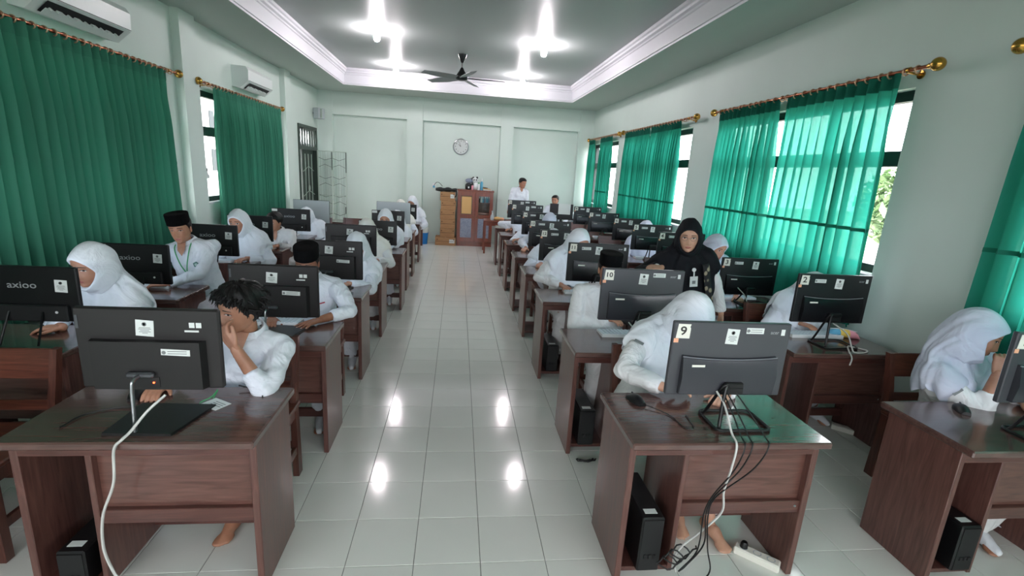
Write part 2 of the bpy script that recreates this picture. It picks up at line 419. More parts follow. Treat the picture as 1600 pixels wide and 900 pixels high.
prof = [(.0, 3.215), (.004, 3.235), (.016, 3.24), (.024, 3.40), (.036, 3.41), (.036, 3.43), (.062, 3.445), (.066, 3.47), (.085, 3.485), (.085, ZC)]
cv = MB(); P = [[(sx*(XI-d), (YI-d if sy > 0 else YI0+d), z) for sx, sy in ((1, -1), (1, 1), (-1, 1), (-1, -1))] for d, z in prof]
cv.grid(P[::-1], wrap=True); cv.build('cornice', M['cove'], ce)
def window(n, x, y0, y1, sgn, bars):
    r = empty('window_%d' % n, (x, (y0+y1)/2, WZ0)); tag(r, kind='structure')
    L_ = y1-y0; H = WZ1-WZ0; hz = WZT-WZ0
    f = MB(); f.span(-.035, .035, -L_/2, -L_/2+.06, 0, H); f.span(-.035, .035, L_/2-.06, L_/2, 0, H)
    f.span(-.035, .035, -L_/2, L_/2, H-.07, H); f.span(-.035, .035, -L_/2, L_/2, 0, .06)
    f.build('window_frame', M['frame'], r)
    MB().span(-.045, .045, -L_/2+.06, L_/2-.06, hz-.055, hz+.055).build('transom', M['frame'], r)
    for k in range(1, bars):
        y = -L_/2+L_*k/bars; MB().span(-.03, .03, y-.028, y+.028, .06, H-.07).build('mullion', M['frame'], r)
    for k in range(bars):
        ya, yb = -L_/2+L_*k/bars+.03, -L_/2+L_*(k+1)/bars-.03
        for za, zb in ((.06, hz-.055), (hz+.055, H-.07)): MB().span(-.003, .003, ya, yb, za, zb).build('pane', M['glass'], r)
    d = abs(x)-XW; s = -sgn; xa, xb = s*(d-.03), s*(d+.022)
    MB().span(min(xa, xb), max(xa, xb), -L_/2-.02, L_/2+.02, -.03, .0, .005).build('sill', M['cove'], r)
    return r
k = 1
for a_, b_ in WIN_R: window(k, XW+.122, a_, b_, 1, 3 if b_-a_ > 2.2 else 2); k += 1
for a_, b_ in WIN_L: window(k, -XW-.05, a_, b_, -1, 3); k += 1
for a_, b_ in WIN_FILL:
    r = window(k, XW+.08, a_, b_, 1, 3); r.location = ((a_+b_)/2, YF-.08, WZ0); r.rotation_euler = (0, 0, -pi/2); k += 1  # the added fill windows, set into the front wall

# ------------------------------------------------------------------ curtains and rods
def curtain(xw, y0, y1, zt, zb, inward, npl, seed, mats, label, group, spread=0, seam=1.47, y0b=None, y1b=None, amp=.045):
    rn = random.Random(seed); n = npl*10; rows = 30; m = MB(); P = []
    ph = [rn.uniform(-.5, .5) for _ in range(npl+2)]; am = [rn.uniform(.6, 1.25) for _ in range(npl+2)]
    def surf(u, v, off=0):       # u along, v down 0..1
        c = u*npl; i = int(min(c, npl-1e-6)); fr = c-i
        w1 = ph[i]*(1-fr)+ph[i+1]*fr; a1 = am[i]*(1-fr)+am[i+1]*fr
        d = sin(2*pi*(c+w1*.35*min(1, v*3)))
        d2 = sin(2*pi*(c*.43+w1)+v*1.5)
        A = amp*(.45+.55*min(1, v*4))*a1
        sharp = (abs(d)**(.75))*(1 if d > 0 else -1)
        yb0 = y0+( (y0b if y0b is not None else y0)-y0)*v; yb1 = y1+((y1b if y1b is not None else y1)-y1)*v
        y = yb0+(yb1-yb0)*u+(yb1-yb0)/npl*.12*a1*sin(4*pi*(c+w1*.35*min(1, v*3))+.6)*min(1, .3+v*4)*(1 if 0 < u < 1 else 0)
        x = xw+inward*(A*sharp+.012*d2*v+off)
        return (x, y, zt+(zb-zt)*v)
    for i in range(rows+1):
        v = i/rows; P.append([surf(k_/n, v) for k_ in range(n+1)])
    o = Vector((xw, (y0+y1)/2, zb)); r = empty('curtain', o, 0, label, 'curtain', group)
    m.grid(P if inward*1 < 0 else P); m.build('cloth', mats[0], r, smooth=60, origin=o)
    H = zt-zb; h1 = .1/H
    hb = MB(); hb.grid([[surf(k_/n, -.012+h1*i/2, .003) for k_ in range(n+1)] for i in range(3)]); hb.build('header_band', mats[1], r, smooth=60, origin=o)
    if seam:
        v0 = (zt-seam)/H; sm = MB(); sm.grid([[surf(k_/n, v0+dv/H, .0025) for k_ in range(n+1)] for dv in (-.013, .013)]); sm.build('seam', mats[1 if mats[0] is M['curR'] else 0], r, smooth=60, origin=o)
    return r
ring_me = MB().tube(arc((0, 0, 0), .023, 0, 2*pi*15/16, 15, 'xz'), .0048, 6, closed=True).mesh('ring', M['ringm'], 60)
def rod(x, y0, y1, z, sgn, label, rings):
    r = empty('curtain_rod', (x, (y0+y1)/2, z), 0, label, 'curtain rod', 'curtain rods')
    L_ = (y1-y0)/2
    MB().tube([(0, -L_, 0), (0, L_, 0)], .0125, 12).build('pole', M['rod'], r, smooth=40)
    for s in (-1, 1):
        b = MB(); b.ball((0, s*(L_+.045), 0), .042, 16, 10); b.tube([(0, s*(L_-.02), 0), (0, s*(L_+.01), 0)], [.017, .022], 12)
        b.build('finial', M['brass'], r, smooth=50)
        y = s*(L_-.16); b = MB(); b.tube([(0, y, -.012), (sgn*.06, y, -.02), (sgn*.1, y, -.02)], .008, 8); b.tube([(sgn*.09, y, -.02), (sgn*.1, y, -.02)], .028, 14)
        b.tube([(0, y-.01, 0), (0, y+.01, 0)], .02, 12)
        b.build('bracket', M['brass'], r, smooth=50)
    for k in range(rings):
        y = -L_+.1+(2*L_-.2)*k/(rings-1)+random.uniform(-.02, .02); link('ring', ring_me, r, (0, y, -.006))
XR = XW-.10; ZR = 2.565
rod(XR, 3.06, 5.76, ZR, 1, 'brass-tipped copper curtain rod over the nearest full window on the right wall', 26)
rod(XR, 6.28, 9.04, ZR, 1, 'copper curtain rod over the middle window on the right wall', 26)
rod(XR, 9.36, 11.5, ZR, 1, 'copper curtain rod over the farthest right window by the back wall', 20)
rod(XR, -.3, 2.5, ZR, 1, 'copper curtain rod whose tip shows at the right edge of the picture', 24)
rod(-XR, 3.1, 5.86, ZR-.025, -1, 'copper curtain rod above the large left curtain under the near air conditioner', 30)
rod(-XR, 6.36, 9.0, ZR-.025, -1, 'copper curtain rod above the far left curtain under the far air conditioner', 28)
cR = (M['curR'], M['curRd']); cL = (M['curL'], M['curLd'])
ct = ZR-.03
curtain(XR, 4.56, 5.66, ct, .74, -1, 13, 1, cR, 'green curtain panel farther half of the nearest full right window', 'green window curtains', y0b=4.5, y1b=5.72)
curtain(XR, 3.27, 4.46, ct, .74, -1, 11, 2, cR, 'sheer green curtain panel beside the bright uncovered strip of the nearest right window', 'green window curtains', y0b=3.22, y1b=4.52)
curtain(XR, 7.78, 8.95, ct, .74, -1, 14, 3, cR, 'green curtain panel farther half of the middle right window', 'green window curtains', seam=1.45)
curtain(XR, 6.66, 7.74, ct, .74, -1, 13, 4, cR, 'green curtain panel nearer half of the middle right window', 'green window curtains', seam=1.45)
curtain(XR, 11.0, 11.45, ct, .74, -1, 7, 5, cR, 'narrow bunched green curtain in the back right corner', 'green window curtains', seam=None)
curtain(XR, 9.72, 10.55, ct, .74, -1, 11, 6, cR, 'green curtain panel between two bare strips of the farthest right window', 'green window curtains', seam=1.45)
curtain(XR, .9, 2.4, ct, .74, -1, 13, 7, cR, 'green curtain cut by the right edge of the picture', 'green window curtains', y0b=.9, y1b=2.44)
curtain(XR, -.05, .85, ct, .74, -1, 10, 8, cR, 'green curtain on the right beside the photographer', 'green window curtains')
curtain(-XR, 3.15, 5.66, ct-.025, .5, 1, 25, 9, cL, 'large green curtain covering the near left window', 'green window curtains', seam=1.62, y1b=5.72, amp=.055)
curtain(-XR, 6.64, 8.98, ct-.025, .5, 1, 27, 10, cL, 'green curtain covering the far left window behind the seated students', 'green window curtains', seam=1.6, amp=.045)
curtain(-XR, -.05, 2.6, ct-.025, .5, 1, 25, 11, cL, 'green curtain on the left beside the photographer', 'green window curtains', seam=1.62)

# ------------------------------------------------------------------ outside
tag(MB().span(-40, -XW-.3, -30, 45, -.3, -.05).build('ground_1', M['ground']), kind='structure')
tag(MB().span(XW+.3, 40, -30, 45, -.3, -.05).build('ground_2', M['ground']), kind='structure')
tag(MB().span(-XW-.3, XW+.3, -30, YF-.3, -.3, -.05).build('ground_3', M['ground']), kind='structure')
r = empty('neighbouring_building', (-9, 12, -.05), 0, 'white building with dark slot windows outside the left window', 'building')
MB().span(-.3, .3, -14, 14, 0, 7).build('facade', M['outw'], r)
for zz in (1.2, 2.5, 3.8, 5.1):
    for k in range(24): MB().span(.28, .33, -13+k*1.1, -13+k*1.1+.32, zz, zz+.75).build('slot_window', M['outd'], r)
def tree(x, y, h, seed):
    rn = random.Random(seed); r = empty('garden_tree', (x, y, -.05), 0, None, 'tree', 'trees outside the right windows')
    MB().tube([(0, 0, 0), (.1, .05, h*.35), (0, .1, h*.7)], [.14, .1, .05], 8).build('trunk', M['cabwood'], r, smooth=60)
    m = MB()
    for _ in range(1500):
        t = rn.uniform(0, 2*pi); u = rn.uniform(-1, 1); q = rn.uniform(.55, 1); s = math.sqrt(1-u*u)
        c = Vector((q*s*cos(t)*h*.32, q*s*sin(t)*h*.32, h*.68+q*u*h*.34)); d = Vector((rn.uniform(-1, 1), rn.uniform(-1, 1), rn.uniform(-.6, .6))).normalized()
        e = d.cross(Vector((0, 0, 1))); e = (e if e.length > .01 else Vector((1, 0, 0))).normalized(); l_ = rn.uniform(.1, .2)
        m.add([c-d*l_, c+e*l_*.4, c+d*l_, c-e*l_*.4], [(0, 1, 2, 3)])
    tag(m.build('foliage', M['leaf'], r), kind='stuff'); return r
for k, (x, y, h, lb) in enumerate([(8.5, 8.6, 2.3, 'leafy tree seen in the bare strip of the nearest right window'), (9, 16.5, 2.3, 'leafy tree seen past the middle right window'), (8, 22.5, 2.3, 'leafy tree outside the farthest right window')]):
    tree(x, y, h, 30+k)['label'] = lb

# ------------------------------------------------------------------ ceiling lamps, fan
for x, y, lb in [(-1.17, 7.4, 'lit bulb on the ceiling left of the fan, nearer one'), (1.15, 7.4, 'lit bulb on the ceiling right of the fan, nearer one'), (-1.2, 9.75, 'lit bulb on the ceiling left of the fan, farther one'), (1.15, 9.75, 'lit bulb on the ceiling right of the fan, farther one')]:
    r = empty('ceiling_bulb', (x, y, ZC), 0, lb, 'lamp', 'bare ceiling bulbs')
    MB().lathe([(.055, 0), (.055, -.012), (.03, -.02), (.026, -.05)][::-1], (0, 0, 0), 20).build('lamp_holder', M['wht'], r, smooth=40)
    MB().lathe([(.02, -.05), (.036, -.075), (.042, -.1), (.04, -.13), (.026, -.152), (.006, -.16)][::-1], (0, 0, 0), 20).build('bulb', M['bulb'], r, smooth=80)
r = empty('ceiling_fan', (0, 8.45, ZC), 0, 'black five-bladed ceiling fan hanging between the bulbs', 'ceiling fan')
MB().lathe([(.075, 0), (.07, -.02), (.03, -.11), (.02, -.13)][::-1], n=24).build('canopy', M['fan'], r, smooth=50)
MB().tube([(0, 0, -.12), (0, 0, -.24)], .013, 12).build('down_rod', M['fan'], r, smooth=40)
MB().lathe([(.02, -.2), (.045, -.25), (.08, -.3), (.1, -.335), (.1, -.36), (.085, -.385), (.04, -.395)][::-1], n=28).build('motor', M['fan'], r, smooth=50)
for k in range(5):
    A = rad(-4+72*k); R = Matrix.Rotation(A, 3, 'Z'); m = MB(); P0 = []; P1 = []
    for i in range(9):
        t = i/8; rr = .1+.6*t; wd = .055+.03*sin(pi*min(1, t*1.1)); tilt = .28
        for s, Lst in ((-1, P0), (1, P1)): Lst.append((rr, s*wd, -.352-.012*t+s*wd*tilt*(1-.3*t)))
    Q = [[R@Vector(p) for p in P0], [R@Vector(p) for p in P1], [R@(Vector(p)-Vector((0, 0, .007))) for p in P1], [R@(Vector(p)-Vector((0, 0, .007))) for p in P0]]
    m.grid(Q+[Q[0]]); m.build('blade', M['fan' if k == 0 else 'fanblade'], r, smooth=40)

# ------------------------------------------------------------------ air conditioners, speaker, plates, clock
def aircon(y0, y1, zb, label):
    L_ = y1-y0; r = empty('air_conditioner', (-XW, (y0+y1)/2, zb), 0, label, 'air conditioner', 'wall air conditioners')
    o2 = [(0, .02), (.10, 0), (.215, .1), (.22, .24), (.19, .285), (0, .29)]
    m = MB(); m.prism([(p[0], p[1]) for p in o2], -L_/2, L_/2, 'y'); m.build('shell', M['ac'], r, smooth=25)
    q0, q1 = Vector((.105, 0, -.002)), Vector((.212, 0, .092)); d = (q1-q0).normalized(); nn = Vector((d.z, 0, -d.x))
    m = MB(); a_ = q0+d*.02; b_ = q1-d*.015
    m.add([a_+Vector((0, s*(L_/2-.08), 0))+nn*.002*k_ for s in (-1, 1) for k_ in (0, 1)]+[b_+Vector((0, s*(L_/2-.08), 0))+nn*.002*k_ for s in (-1, 1) for k_ in (0, 1)], [(1, 3, 7, 5), (5, 7, 3, 1)])
    m.build('outlet', M['acdark'], r)
    for k in range(9):
        y = -L_/2+.14+k*(L_-.28)/8; MB().box(a_.lerp(b_, .5)+Vector((0, y, 0))+nn*.004, (.012, .05 if k % 2 else .012, .05), R=Matrix.Rotation(-.85, 3, 'Y')).build('vane', M['ac'], r)
    R = Matrix.Rotation(-math.atan2(d.z, d.x), 3, 'Y'); MB().box(a_.lerp(b_, .25)+nn*.012, (.05, L_-.2, .004), R=R).build('flap', M['ac'], r)
    MB().box((.221, 0, .105), (.003, L_-.02, .004)).build('panel_joint', M['acdark'], r)
    return r
aircon(4.02, 4.98, 2.63, 'large white wall air conditioner at the top left above the big green curtain')
aircon(7.42, 8.3, 2.63, 'smaller-looking white wall air conditioner above the far left curtain')
r = empty('wall_speaker', (-XW, 11.23, 2.6), 0, 'small pale loudspeaker box high in the left back corner', 'speaker')
MB().box((.12, 0, .1), (.16, .18, .22), .012, Matrix.Rotation(-.5, 3, 'Z')).build('cabinet', M['whtgrey'], r)
MB().box((.16, -.082, .1), (.13, .006, .19), .003, Matrix.Rotation(-.5, 3, 'Z')).build('speaker_grille', M['gate'], r)
MB().box((.02, 0, .1), (.05, .04, .04)).build('bracket', M['steelgrey'], r)
r = empty('remote_holder', (-XW, 6.2, 1.46), 0, 'white remote control in a holder on the left wall', 'remote')
r.location = (-XW, 6.5, 1.44); MB().box((.012, 0, .06), (.024, .05, .13), .006).build('remote', M['wht'], r); MB().box((.026, 0, .1), (.004, .03, .03)).build('display', M['steelgrey'], r); MB().box((.018, 0, .02), (.034, .062, .05), .005).build('holder', M['wht'], r)
r = empty('light_switch', (-XW, 9.85, 1.3), 0, 'small white light switch beside the far door', 'switch')
MB().box((.006, 0, 0), (.012, .08, .08), .004).build('plate', M['wht'], r); MB().box((.014, 0, 0), (.006, .03, .045), .002).build('rocker', M['paper'], r)
c = Vector((.035, YB-.002, 2.235)); r = empty('wall_clock', c, 0, 'round white wall clock with silver rim on the back wall', 'clock')
RX = Matrix.Rotation(pi/2, 3, 'X')
MB().lathe([(.16, 0), (.178, .006), (.182, .02), (.176, .036), (.162, .04), (.158, .03), (.157, .01)], (0, 0, 0), 48, R=RX).build('rim', M['silver'], r, smooth=40)
MB().lathe([(.16, .008), (.16, .012)], (0, 0, 0), 48, R=RX).build('dial', M['paper'], r)
for k in range(12):
    A = 2*pi*k/12; t = text_obj(str(12 if k == 0 else k), 'numeral', .036, M['inkd'], r, (.125*sin(A), -.0135, .125*cos(A)))
for ln, A, wd in ((.075, rad(-48), .009), (.11, rad(-20), .006)):
    MB().box((ln/2*sin(A), -.018, ln/2*cos(A)), (wd, .003, ln), R=Matrix.Rotation(A, 3, 'Y')).build('clock_hand', M['inkd'], r)

# ------------------------------------------------------------------ far door with grilles (left wall)
r = empty('door_1', (-XW, 10.77, 0)); tag(r, kind='structure', label='dark green door with a white grille in the left wall')
f = MB(); f.span(-.13, .02, -.63, -.57, 0, 2.41); f.span(-.13, .02, .57, .63, 0, 2.41); f.span(-.13, .02, -.57, .57, 2.35, 2.41); f.span(-.13, .02, -.57, .57, 1.93, 2.0); f.build('door_frame', M['door'], r)
MB().span(-.10, -.06, -.22, .57, 0, 1.93).build('door_leaf', M['door'], r)
m = MB()
for y in (-.05, .17, .4): m.tube([(-.05, y, .1), (-.05, y, 1.85)], .008, 6)
for z in (.5, 1.0, 1.5): m.tube([(-.05, -.2, z), (-.05, .17, z+.1), (-.05, .55, z)], .007, 6)
m.lathe([(.06, -.006), (.06, .006)], (-.045, .17, 1.15), 20, R=Matrix.Rotation(pi/2, 3, 'Y')); m.build('leaf_grille', M['gate'], r)
MB().span(-.09, -.085, -.57, .57, 2.0, 2.35).build('pane', M['glass'], r)
for k in range(14):
    y = -.53+k*1.06/13; MB().tube([(-.01, y, 2.0), (-.01, y+.03*(-1)**k, 2.17), (-.01, y, 2.35)], .014, 6).build('grille_bar', M['gatedark'], r)
g = Vector((-XW+.03, 11.36, 0)); r = empty('folding_gate', g, 0, 'pale wrought grille gate swung open beside the far door', 'gate')
m = MB(); W_ = .6
for x in (0, W_/2, W_): m.box((x, 0, .98), (.025, .025, 1.94), .003)
for z in (.02, .98, 1.94): m.box((W_/2, 0, z), (W_, .02, .022), .003)
m.build('frame', M['gate'], r)
for k in range(10):
    x = .05+k*.055; MB().tube([(x, 0, .03), (x, 0, 1.93)], .0045, 6).build('bar', M['gate'], r)
for k in range(9):
    z = .2+k*.2; MB().tube([(.02, -.006, z), (.15, -.006, z+(.06 if k % 2 else -.05)), (.3, -.006, z), (.45, -.006, z+(.06 if k % 2 else -.05)), (.58, -.006, z)], .0045, 6).build('ornament', M['gatedark'], r)
for x, z0, z1 in ((.3, 1.55, 1.93), (.6, 1.5, 1.93), (.58, .6, .75)): MB().box((x, -.018, (z0+z1)/2), (.018, .012, z1-z0)).build('latch_strip', M['gatedark'], r)

# ------------------------------------------------------------------ desks
ZT = .71; DW, DD = .875, .47
def desk_meshes():
    D = {}
    D['tabletop'] = MB().span(0, DW, 0, DD, ZT-.032, ZT, .006).mesh('tabletop', M['top'])
    D['side_panel'] = MB().span(-.014, .014, .05, DD-.05, 0, ZT-.032, .003).mesh('side_panel', M['wz'])
    D['divider'] = MB().span(-.011, .011, .055, DD-.06, .04, ZT-.032, .003).mesh('divider', M['wz'])
    D['shelf'] = MB().span(.036, .255, .06, DD-.06, .045, .067, .002).mesh('shelf', M['wy'])
    D['top_rail'] = MB().span(.036, DW-.036, .052, .075, ZT-.085, ZT-.032, .002).mesh('top_rail', M['wx'])
    D['modesty_panel'] = MB().span(.277, DW-.036, .085, .1, .36, ZT-.08).mesh('modesty_panel', M['wpanel'])
    D['lower_rail'] = MB().span(.277, DW-.036, .062, .09, .325, .385, .003).mesh('lower_rail', M['wx'])
    D['foot_rail'] = MB().span(.277, DW-.036, DD-.12, DD-.095, .08, .14, .003).mesh('foot_rail', M['wx'])
    D['rear_rail'] = MB().span(.036, DW-.036, DD-.09, DD-.07, ZT-.075, ZT-.032, .002).mesh('rear_rail', M['wx'])
    D['screw'] = MB().lathe([(.006, 0), (.004, .003)], (0, 0, 0), 10, R=Matrix.Rotation(pi/2, 3, 'X')).mesh('screw', M['silver'])
    return D
DM = desk_meshes()
def desk(x, y, label, grp, screw=False):
    r = empty('computer_desk', (x, y, 0), 0, label, 'desk', grp)
    for n_ in ('tabletop', 'shelf', 'top_rail', 'modesty_panel', 'lower_rail', 'foot_rail', 'rear_rail'): link(n_, DM[n_], r)
    for px in (.034, DW-.034): link('side_panel', DM['side_panel'], r, (px-.008 if px < .1 else px+.008, 0, 0))
    link('divider', DM['divider'], r, (.266, 0, 0))
    if screw: link('screw', DM['screw'], r, (DW-.06, .062, .36))
    return r
def chair_proto(name='wooden_chair'):
    r = empty(name, (0, 0, 0))
    W_, D_ = .2, .19
    MB().span(-W_-.01, W_+.01, -D_-.02, D_, .425, .45, .006).build('seat', M['chairx'], r)
    for s in (-1, 1):
        x = s*(W_-.02)
        o2 = [(D_-.04, 0), (D_+.02, 0), (D_+.0, .44), (D_+.075, .80), (D_+.04, .80), (D_-.045, .44)]
        MB().prism(o2, x-.016, x+.016, 'x').build('rear_post', M['chair'], r)
        MB().span(x-.018, x+.018, -D_-.005, -D_+.04, 0, .425, .003).build('front_leg', M['chair'], r)
        MB().span(x-.01, x+.01, -D_+.04, D_-.035, .14, .185, .002).build('side_stretcher', M['chair'], r)
        MB().span(x-.01, x+.01, -D_+.04, D_-.035, .36, .425, .002).build('side_rail', M['chair'], r)
    MB().box((0, D_+.05, .725), (2*W_-.05, .02, .145), .004, Matrix.Rotation(-.2, 3, 'X')).build('backrest', M['chairx'], r)
    MB().box((0, D_+.015, .53), (2*W_-.05, .018, .05), .003, Matrix.Rotation(-.2, 3, 'X')).build('back_slat', M['chairx'], r)
    MB().span(-W_+.03, W_-.03, D_-.02, D_, .16, .2, .002).build('rear_stretcher', M['chairx'], r)
    MB().span(-W_+.03, W_-.03, -D_+.005, -D_+.025, .36, .425, .002).build('front_rail', M['chairx'], r)
    return r
CH = {'p': None}
def chair(x, y, rz, label, grp='wooden classroom chairs'):
    if CH['p'] is None: CH['p'] = chair_proto(); r = CH['p']
    else: r = copy_tree(CH['p'])
    r.location = (x, y, 0); r.rotation_euler = (0, 0, rz); tag(r, label, 'chair', grp); return r

# ------------------------------------------------------------------ monitors
def sheet(parent, name, x0, x1, z0, z1, y, m, th=.0012, rot=0):
    c = ((x0+x1)/2, y-th/2, (z0+z1)/2)
    return MB().box(c, (x1-x0, th, z1-z0), R=Matrix.Rotation(rot, 3, 'Y') if rot else None).build(name, m, parent)
def notice(parent, cx, cz, w_, h_, y, rot=0, tapes=False):
    p = sheet(parent, 'paper_notice', cx-w_/2, cx+w_/2, cz-h_/2, cz+h_/2, y, M['paper'], rot=rot)
    m = MB(); yy = y-.0018
    m.lathe([(h_*.13, 0), (h_*.13, .0006), (h_*.08, .0006), (h_*.08, 0)], (cx, yy, cz+h_*.25), 14, R=Matrix.Rotation(pi/2, 3, 'X'))
    for k, f_ in enumerate((.62, .7, .5, .64, .3)): m.box((cx, yy, cz+h_*(.03-.085*k)), (w_*f_, .0006, h_*.03))
    m.build('print', M['ink'], p); return p
def strip_label(parent, cx, cz, w_, h_, y, rot=0, emb=True):
    p = sheet(parent, 'asset_label', cx-w_/2, cx+w_/2, cz-h_/2, cz+h_/2, y, M['paper'], rot=rot)
    m = MB(); yy = y-.0018
    if emb: m.lathe([(h_*.3, 0), (h_*.3, .0006)], (cx-w_*.4, yy, cz), 10, R=Matrix.Rotation(pi/2, 3, 'X'))
    for k in (-.18, .18): m.box((cx+w_*.06, yy, cz+h_*k), (w_*.66, .0006, h_*.1))
    m.build('print', M['ink'], p); return p
def number_label(parent, num, cx, cz, s, y):
    o2 = [(-s/2, -s*.5), (s*.48, -s*.52), (s*.5, s*.2), (s*.44, s*.3), (s*.5, s*.5), (-s*.4, s*.52)]
    m = MB(); m.prism([(cx+p[0], cz+p[1]) for p in o2], y-.0012, y, 'y'); p = m.build('number_label', M['cream'], parent)
    text_obj(num, 'number', s*(.85 if len(num) == 1 else .66), M['inkd'], p, (cx, y-.0014, cz), bold=1.15)
    sheet(parent, 'price_tag', cx-s*.62, cx-s*.28, cz-s*.82, cz-s*.52, y-.0002, M['orange'])
def keyboard(x, y, z, label, rz=0, white=True):
    r = empty('keyboard', (x, y, z), rz, label, 'keyboard', 'keyboards on the desks')
    MB().prism([(-.065, 0), (.065, 0), (.065, .012), (-.065, .022)], -.2, .2, 'x').build('base', M['wht' if white else 'blk'], r)
    m = MB()
    for i in range(5):
        for k in range(15): m.box((-.185+k*.0264, -.05+i*.025, .0215-.0019*i), (.021, .02, .008), .002)
    m.build('keycaps', M['whtgrey' if white else 'blk2'], r); return r
def mouse(x, y, z, rz, label):
    r = empty('computer_mouse', (x, y, z), rz, label, 'mouse', 'black computer mice')
    b = MB(); P = []
    for i in range(9):
        t = i/8; yy = -.055+.11*t; h = .036*sin(pi*(.12+.8*t))**.7; wd = .03*(sin(pi*(.1+.8*t))**.4)
        P.append([(wd*cos(pi*k/8), yy, max(.001, h*sin(pi*k/8)**.8)) for k in range(9)])
    b.grid(P); b.add([p for p in P[0]], [tuple(range(9))]); b.add([p for p in P[-1]], [tuple(range(9))[::-1]])
    b.build('body', M['blk'], r, smooth=60); MB().box((0, .03, .031), (.006, .014, .008), .002).build('scroll_wheel', M['steelgrey'], r); return r
def monitor_easel(x0, x1, z0, z1, y, num, label, rz=0, detail=True, lab=(.3, .0)):
    W_, H = x1-x0, z1-z0; xc = (x0+x1)/2
    r = empty('all_in_one_computer', (xc, y, ZT), rz, label, 'monitor', 'charcoal all-in-one computers on the right'); zb = z0-ZT
    MB().box((0, .014, zb+H/2), (W_, .024, H), .004).build('housing', M['gry' if num in ('9', '10', '1') else 'gryd'], r)
    MB().box((0, .0275, zb+H/2+.008), (W_-.016, .003, H-.03)).build('screen', M['screen'], r)
    hb = H*.56; m = MB(); P = []
    for i in range(13):
        u = -1+2*i/12; dz = -.012*(1-u*u)
        xx = u*(W_*.405); P.append([(xx, .002, zb+hb+dz), (xx, -.016, zb+hb+dz-.008), (xx, -.03, zb+hb*.5), (xx, -.02, zb+.014), (xx, .002, zb+.012)])
    m.grid(P); m.add(P[0], [(4, 3, 2, 1, 0)]); m.add(P[-1], [(0, 1, 2, 3, 4)]); m.build('back_cover', M['gry2' if num in ('9', '10', '1') else 'gryd2'], r, smooth=35)
    m = MB(); m.tube([(u*(W_*.405), -.012, zb+hb-.004-.012*(1-u*u)) for u in [-1+i/6 for i in range(13)]], .003, 6); m.build('cover_trim', M['trim'], r, smooth=60)
    MB().box((.02, -.034, zb+H*.19), (.085, .02, .026), .004).build('hinge', M['blk'], r)
    MB().box((.02, -.027, zb+H*.1), (.1, .012, .03), .002).build('port_bay', M['blk2'], r)
    bx0, bx1, by0, by1 = -.06, .19, -.10, .08; zz = .008
    loop = []
    for cx, cy, a0 in ((bx1-.03, by1-.03, 0), (bx0+.03, by1-.03, pi/2), (bx0+.03, by0+.03, pi), (bx1-.03, by0+.03, 1.5*pi)): loop += arc((cx, cy, zz), .03, a0, a0+pi/2, 4, 'xy')
    MB().tube(loop, .007, 8, closed=True).build('base_loop', M['blk'], r, smooth=60)
    MB().tube(spline([(bx0+.01, by0+.01, zz), (bx0+.02, by0+.025, .03), (-.02, -.045, zb+H*.15), (.0, -.036, zb+H*.19)], 5), .008, 8).build('leg', M['blk'], r, smooth=60)
    MB().tube(spline([(bx0+.0, by1-.02, zz), (bx0+.015, by1-.04, .03), (-.03, -.035, zb+H*.16), (.0, -.034, zb+H*.19)], 5), .007, 8).build('leg', M['blk'], r, smooth=60)
    number_label(r, num, -W_/2+.042, zb+H-.042, .062, .002)
    notice(r, lab[1], zb+H-.062, .056, .068, .002, .06)
    strip_label(r, .1, zb+H-.034, .08, .026, .002) if lab[0] > 0 else strip_label(r, -.11, zb+H-.046, .08, .024, .002)
    sheet(r, 'serial_sticker', W_/2-.045, W_/2-.028, zb+H-.052, zb+H-.025, .002, M['paper'])
    text_obj('acer', 'logo', .022, M['logo'], r, (W_/2-.075, .0015, zb+H-.04))
    sheet(r, 'spec_sticker', -W_*.33, -W_*.22, zb+H*.42, zb+H*.45, -.022, M['cream'])
    return r
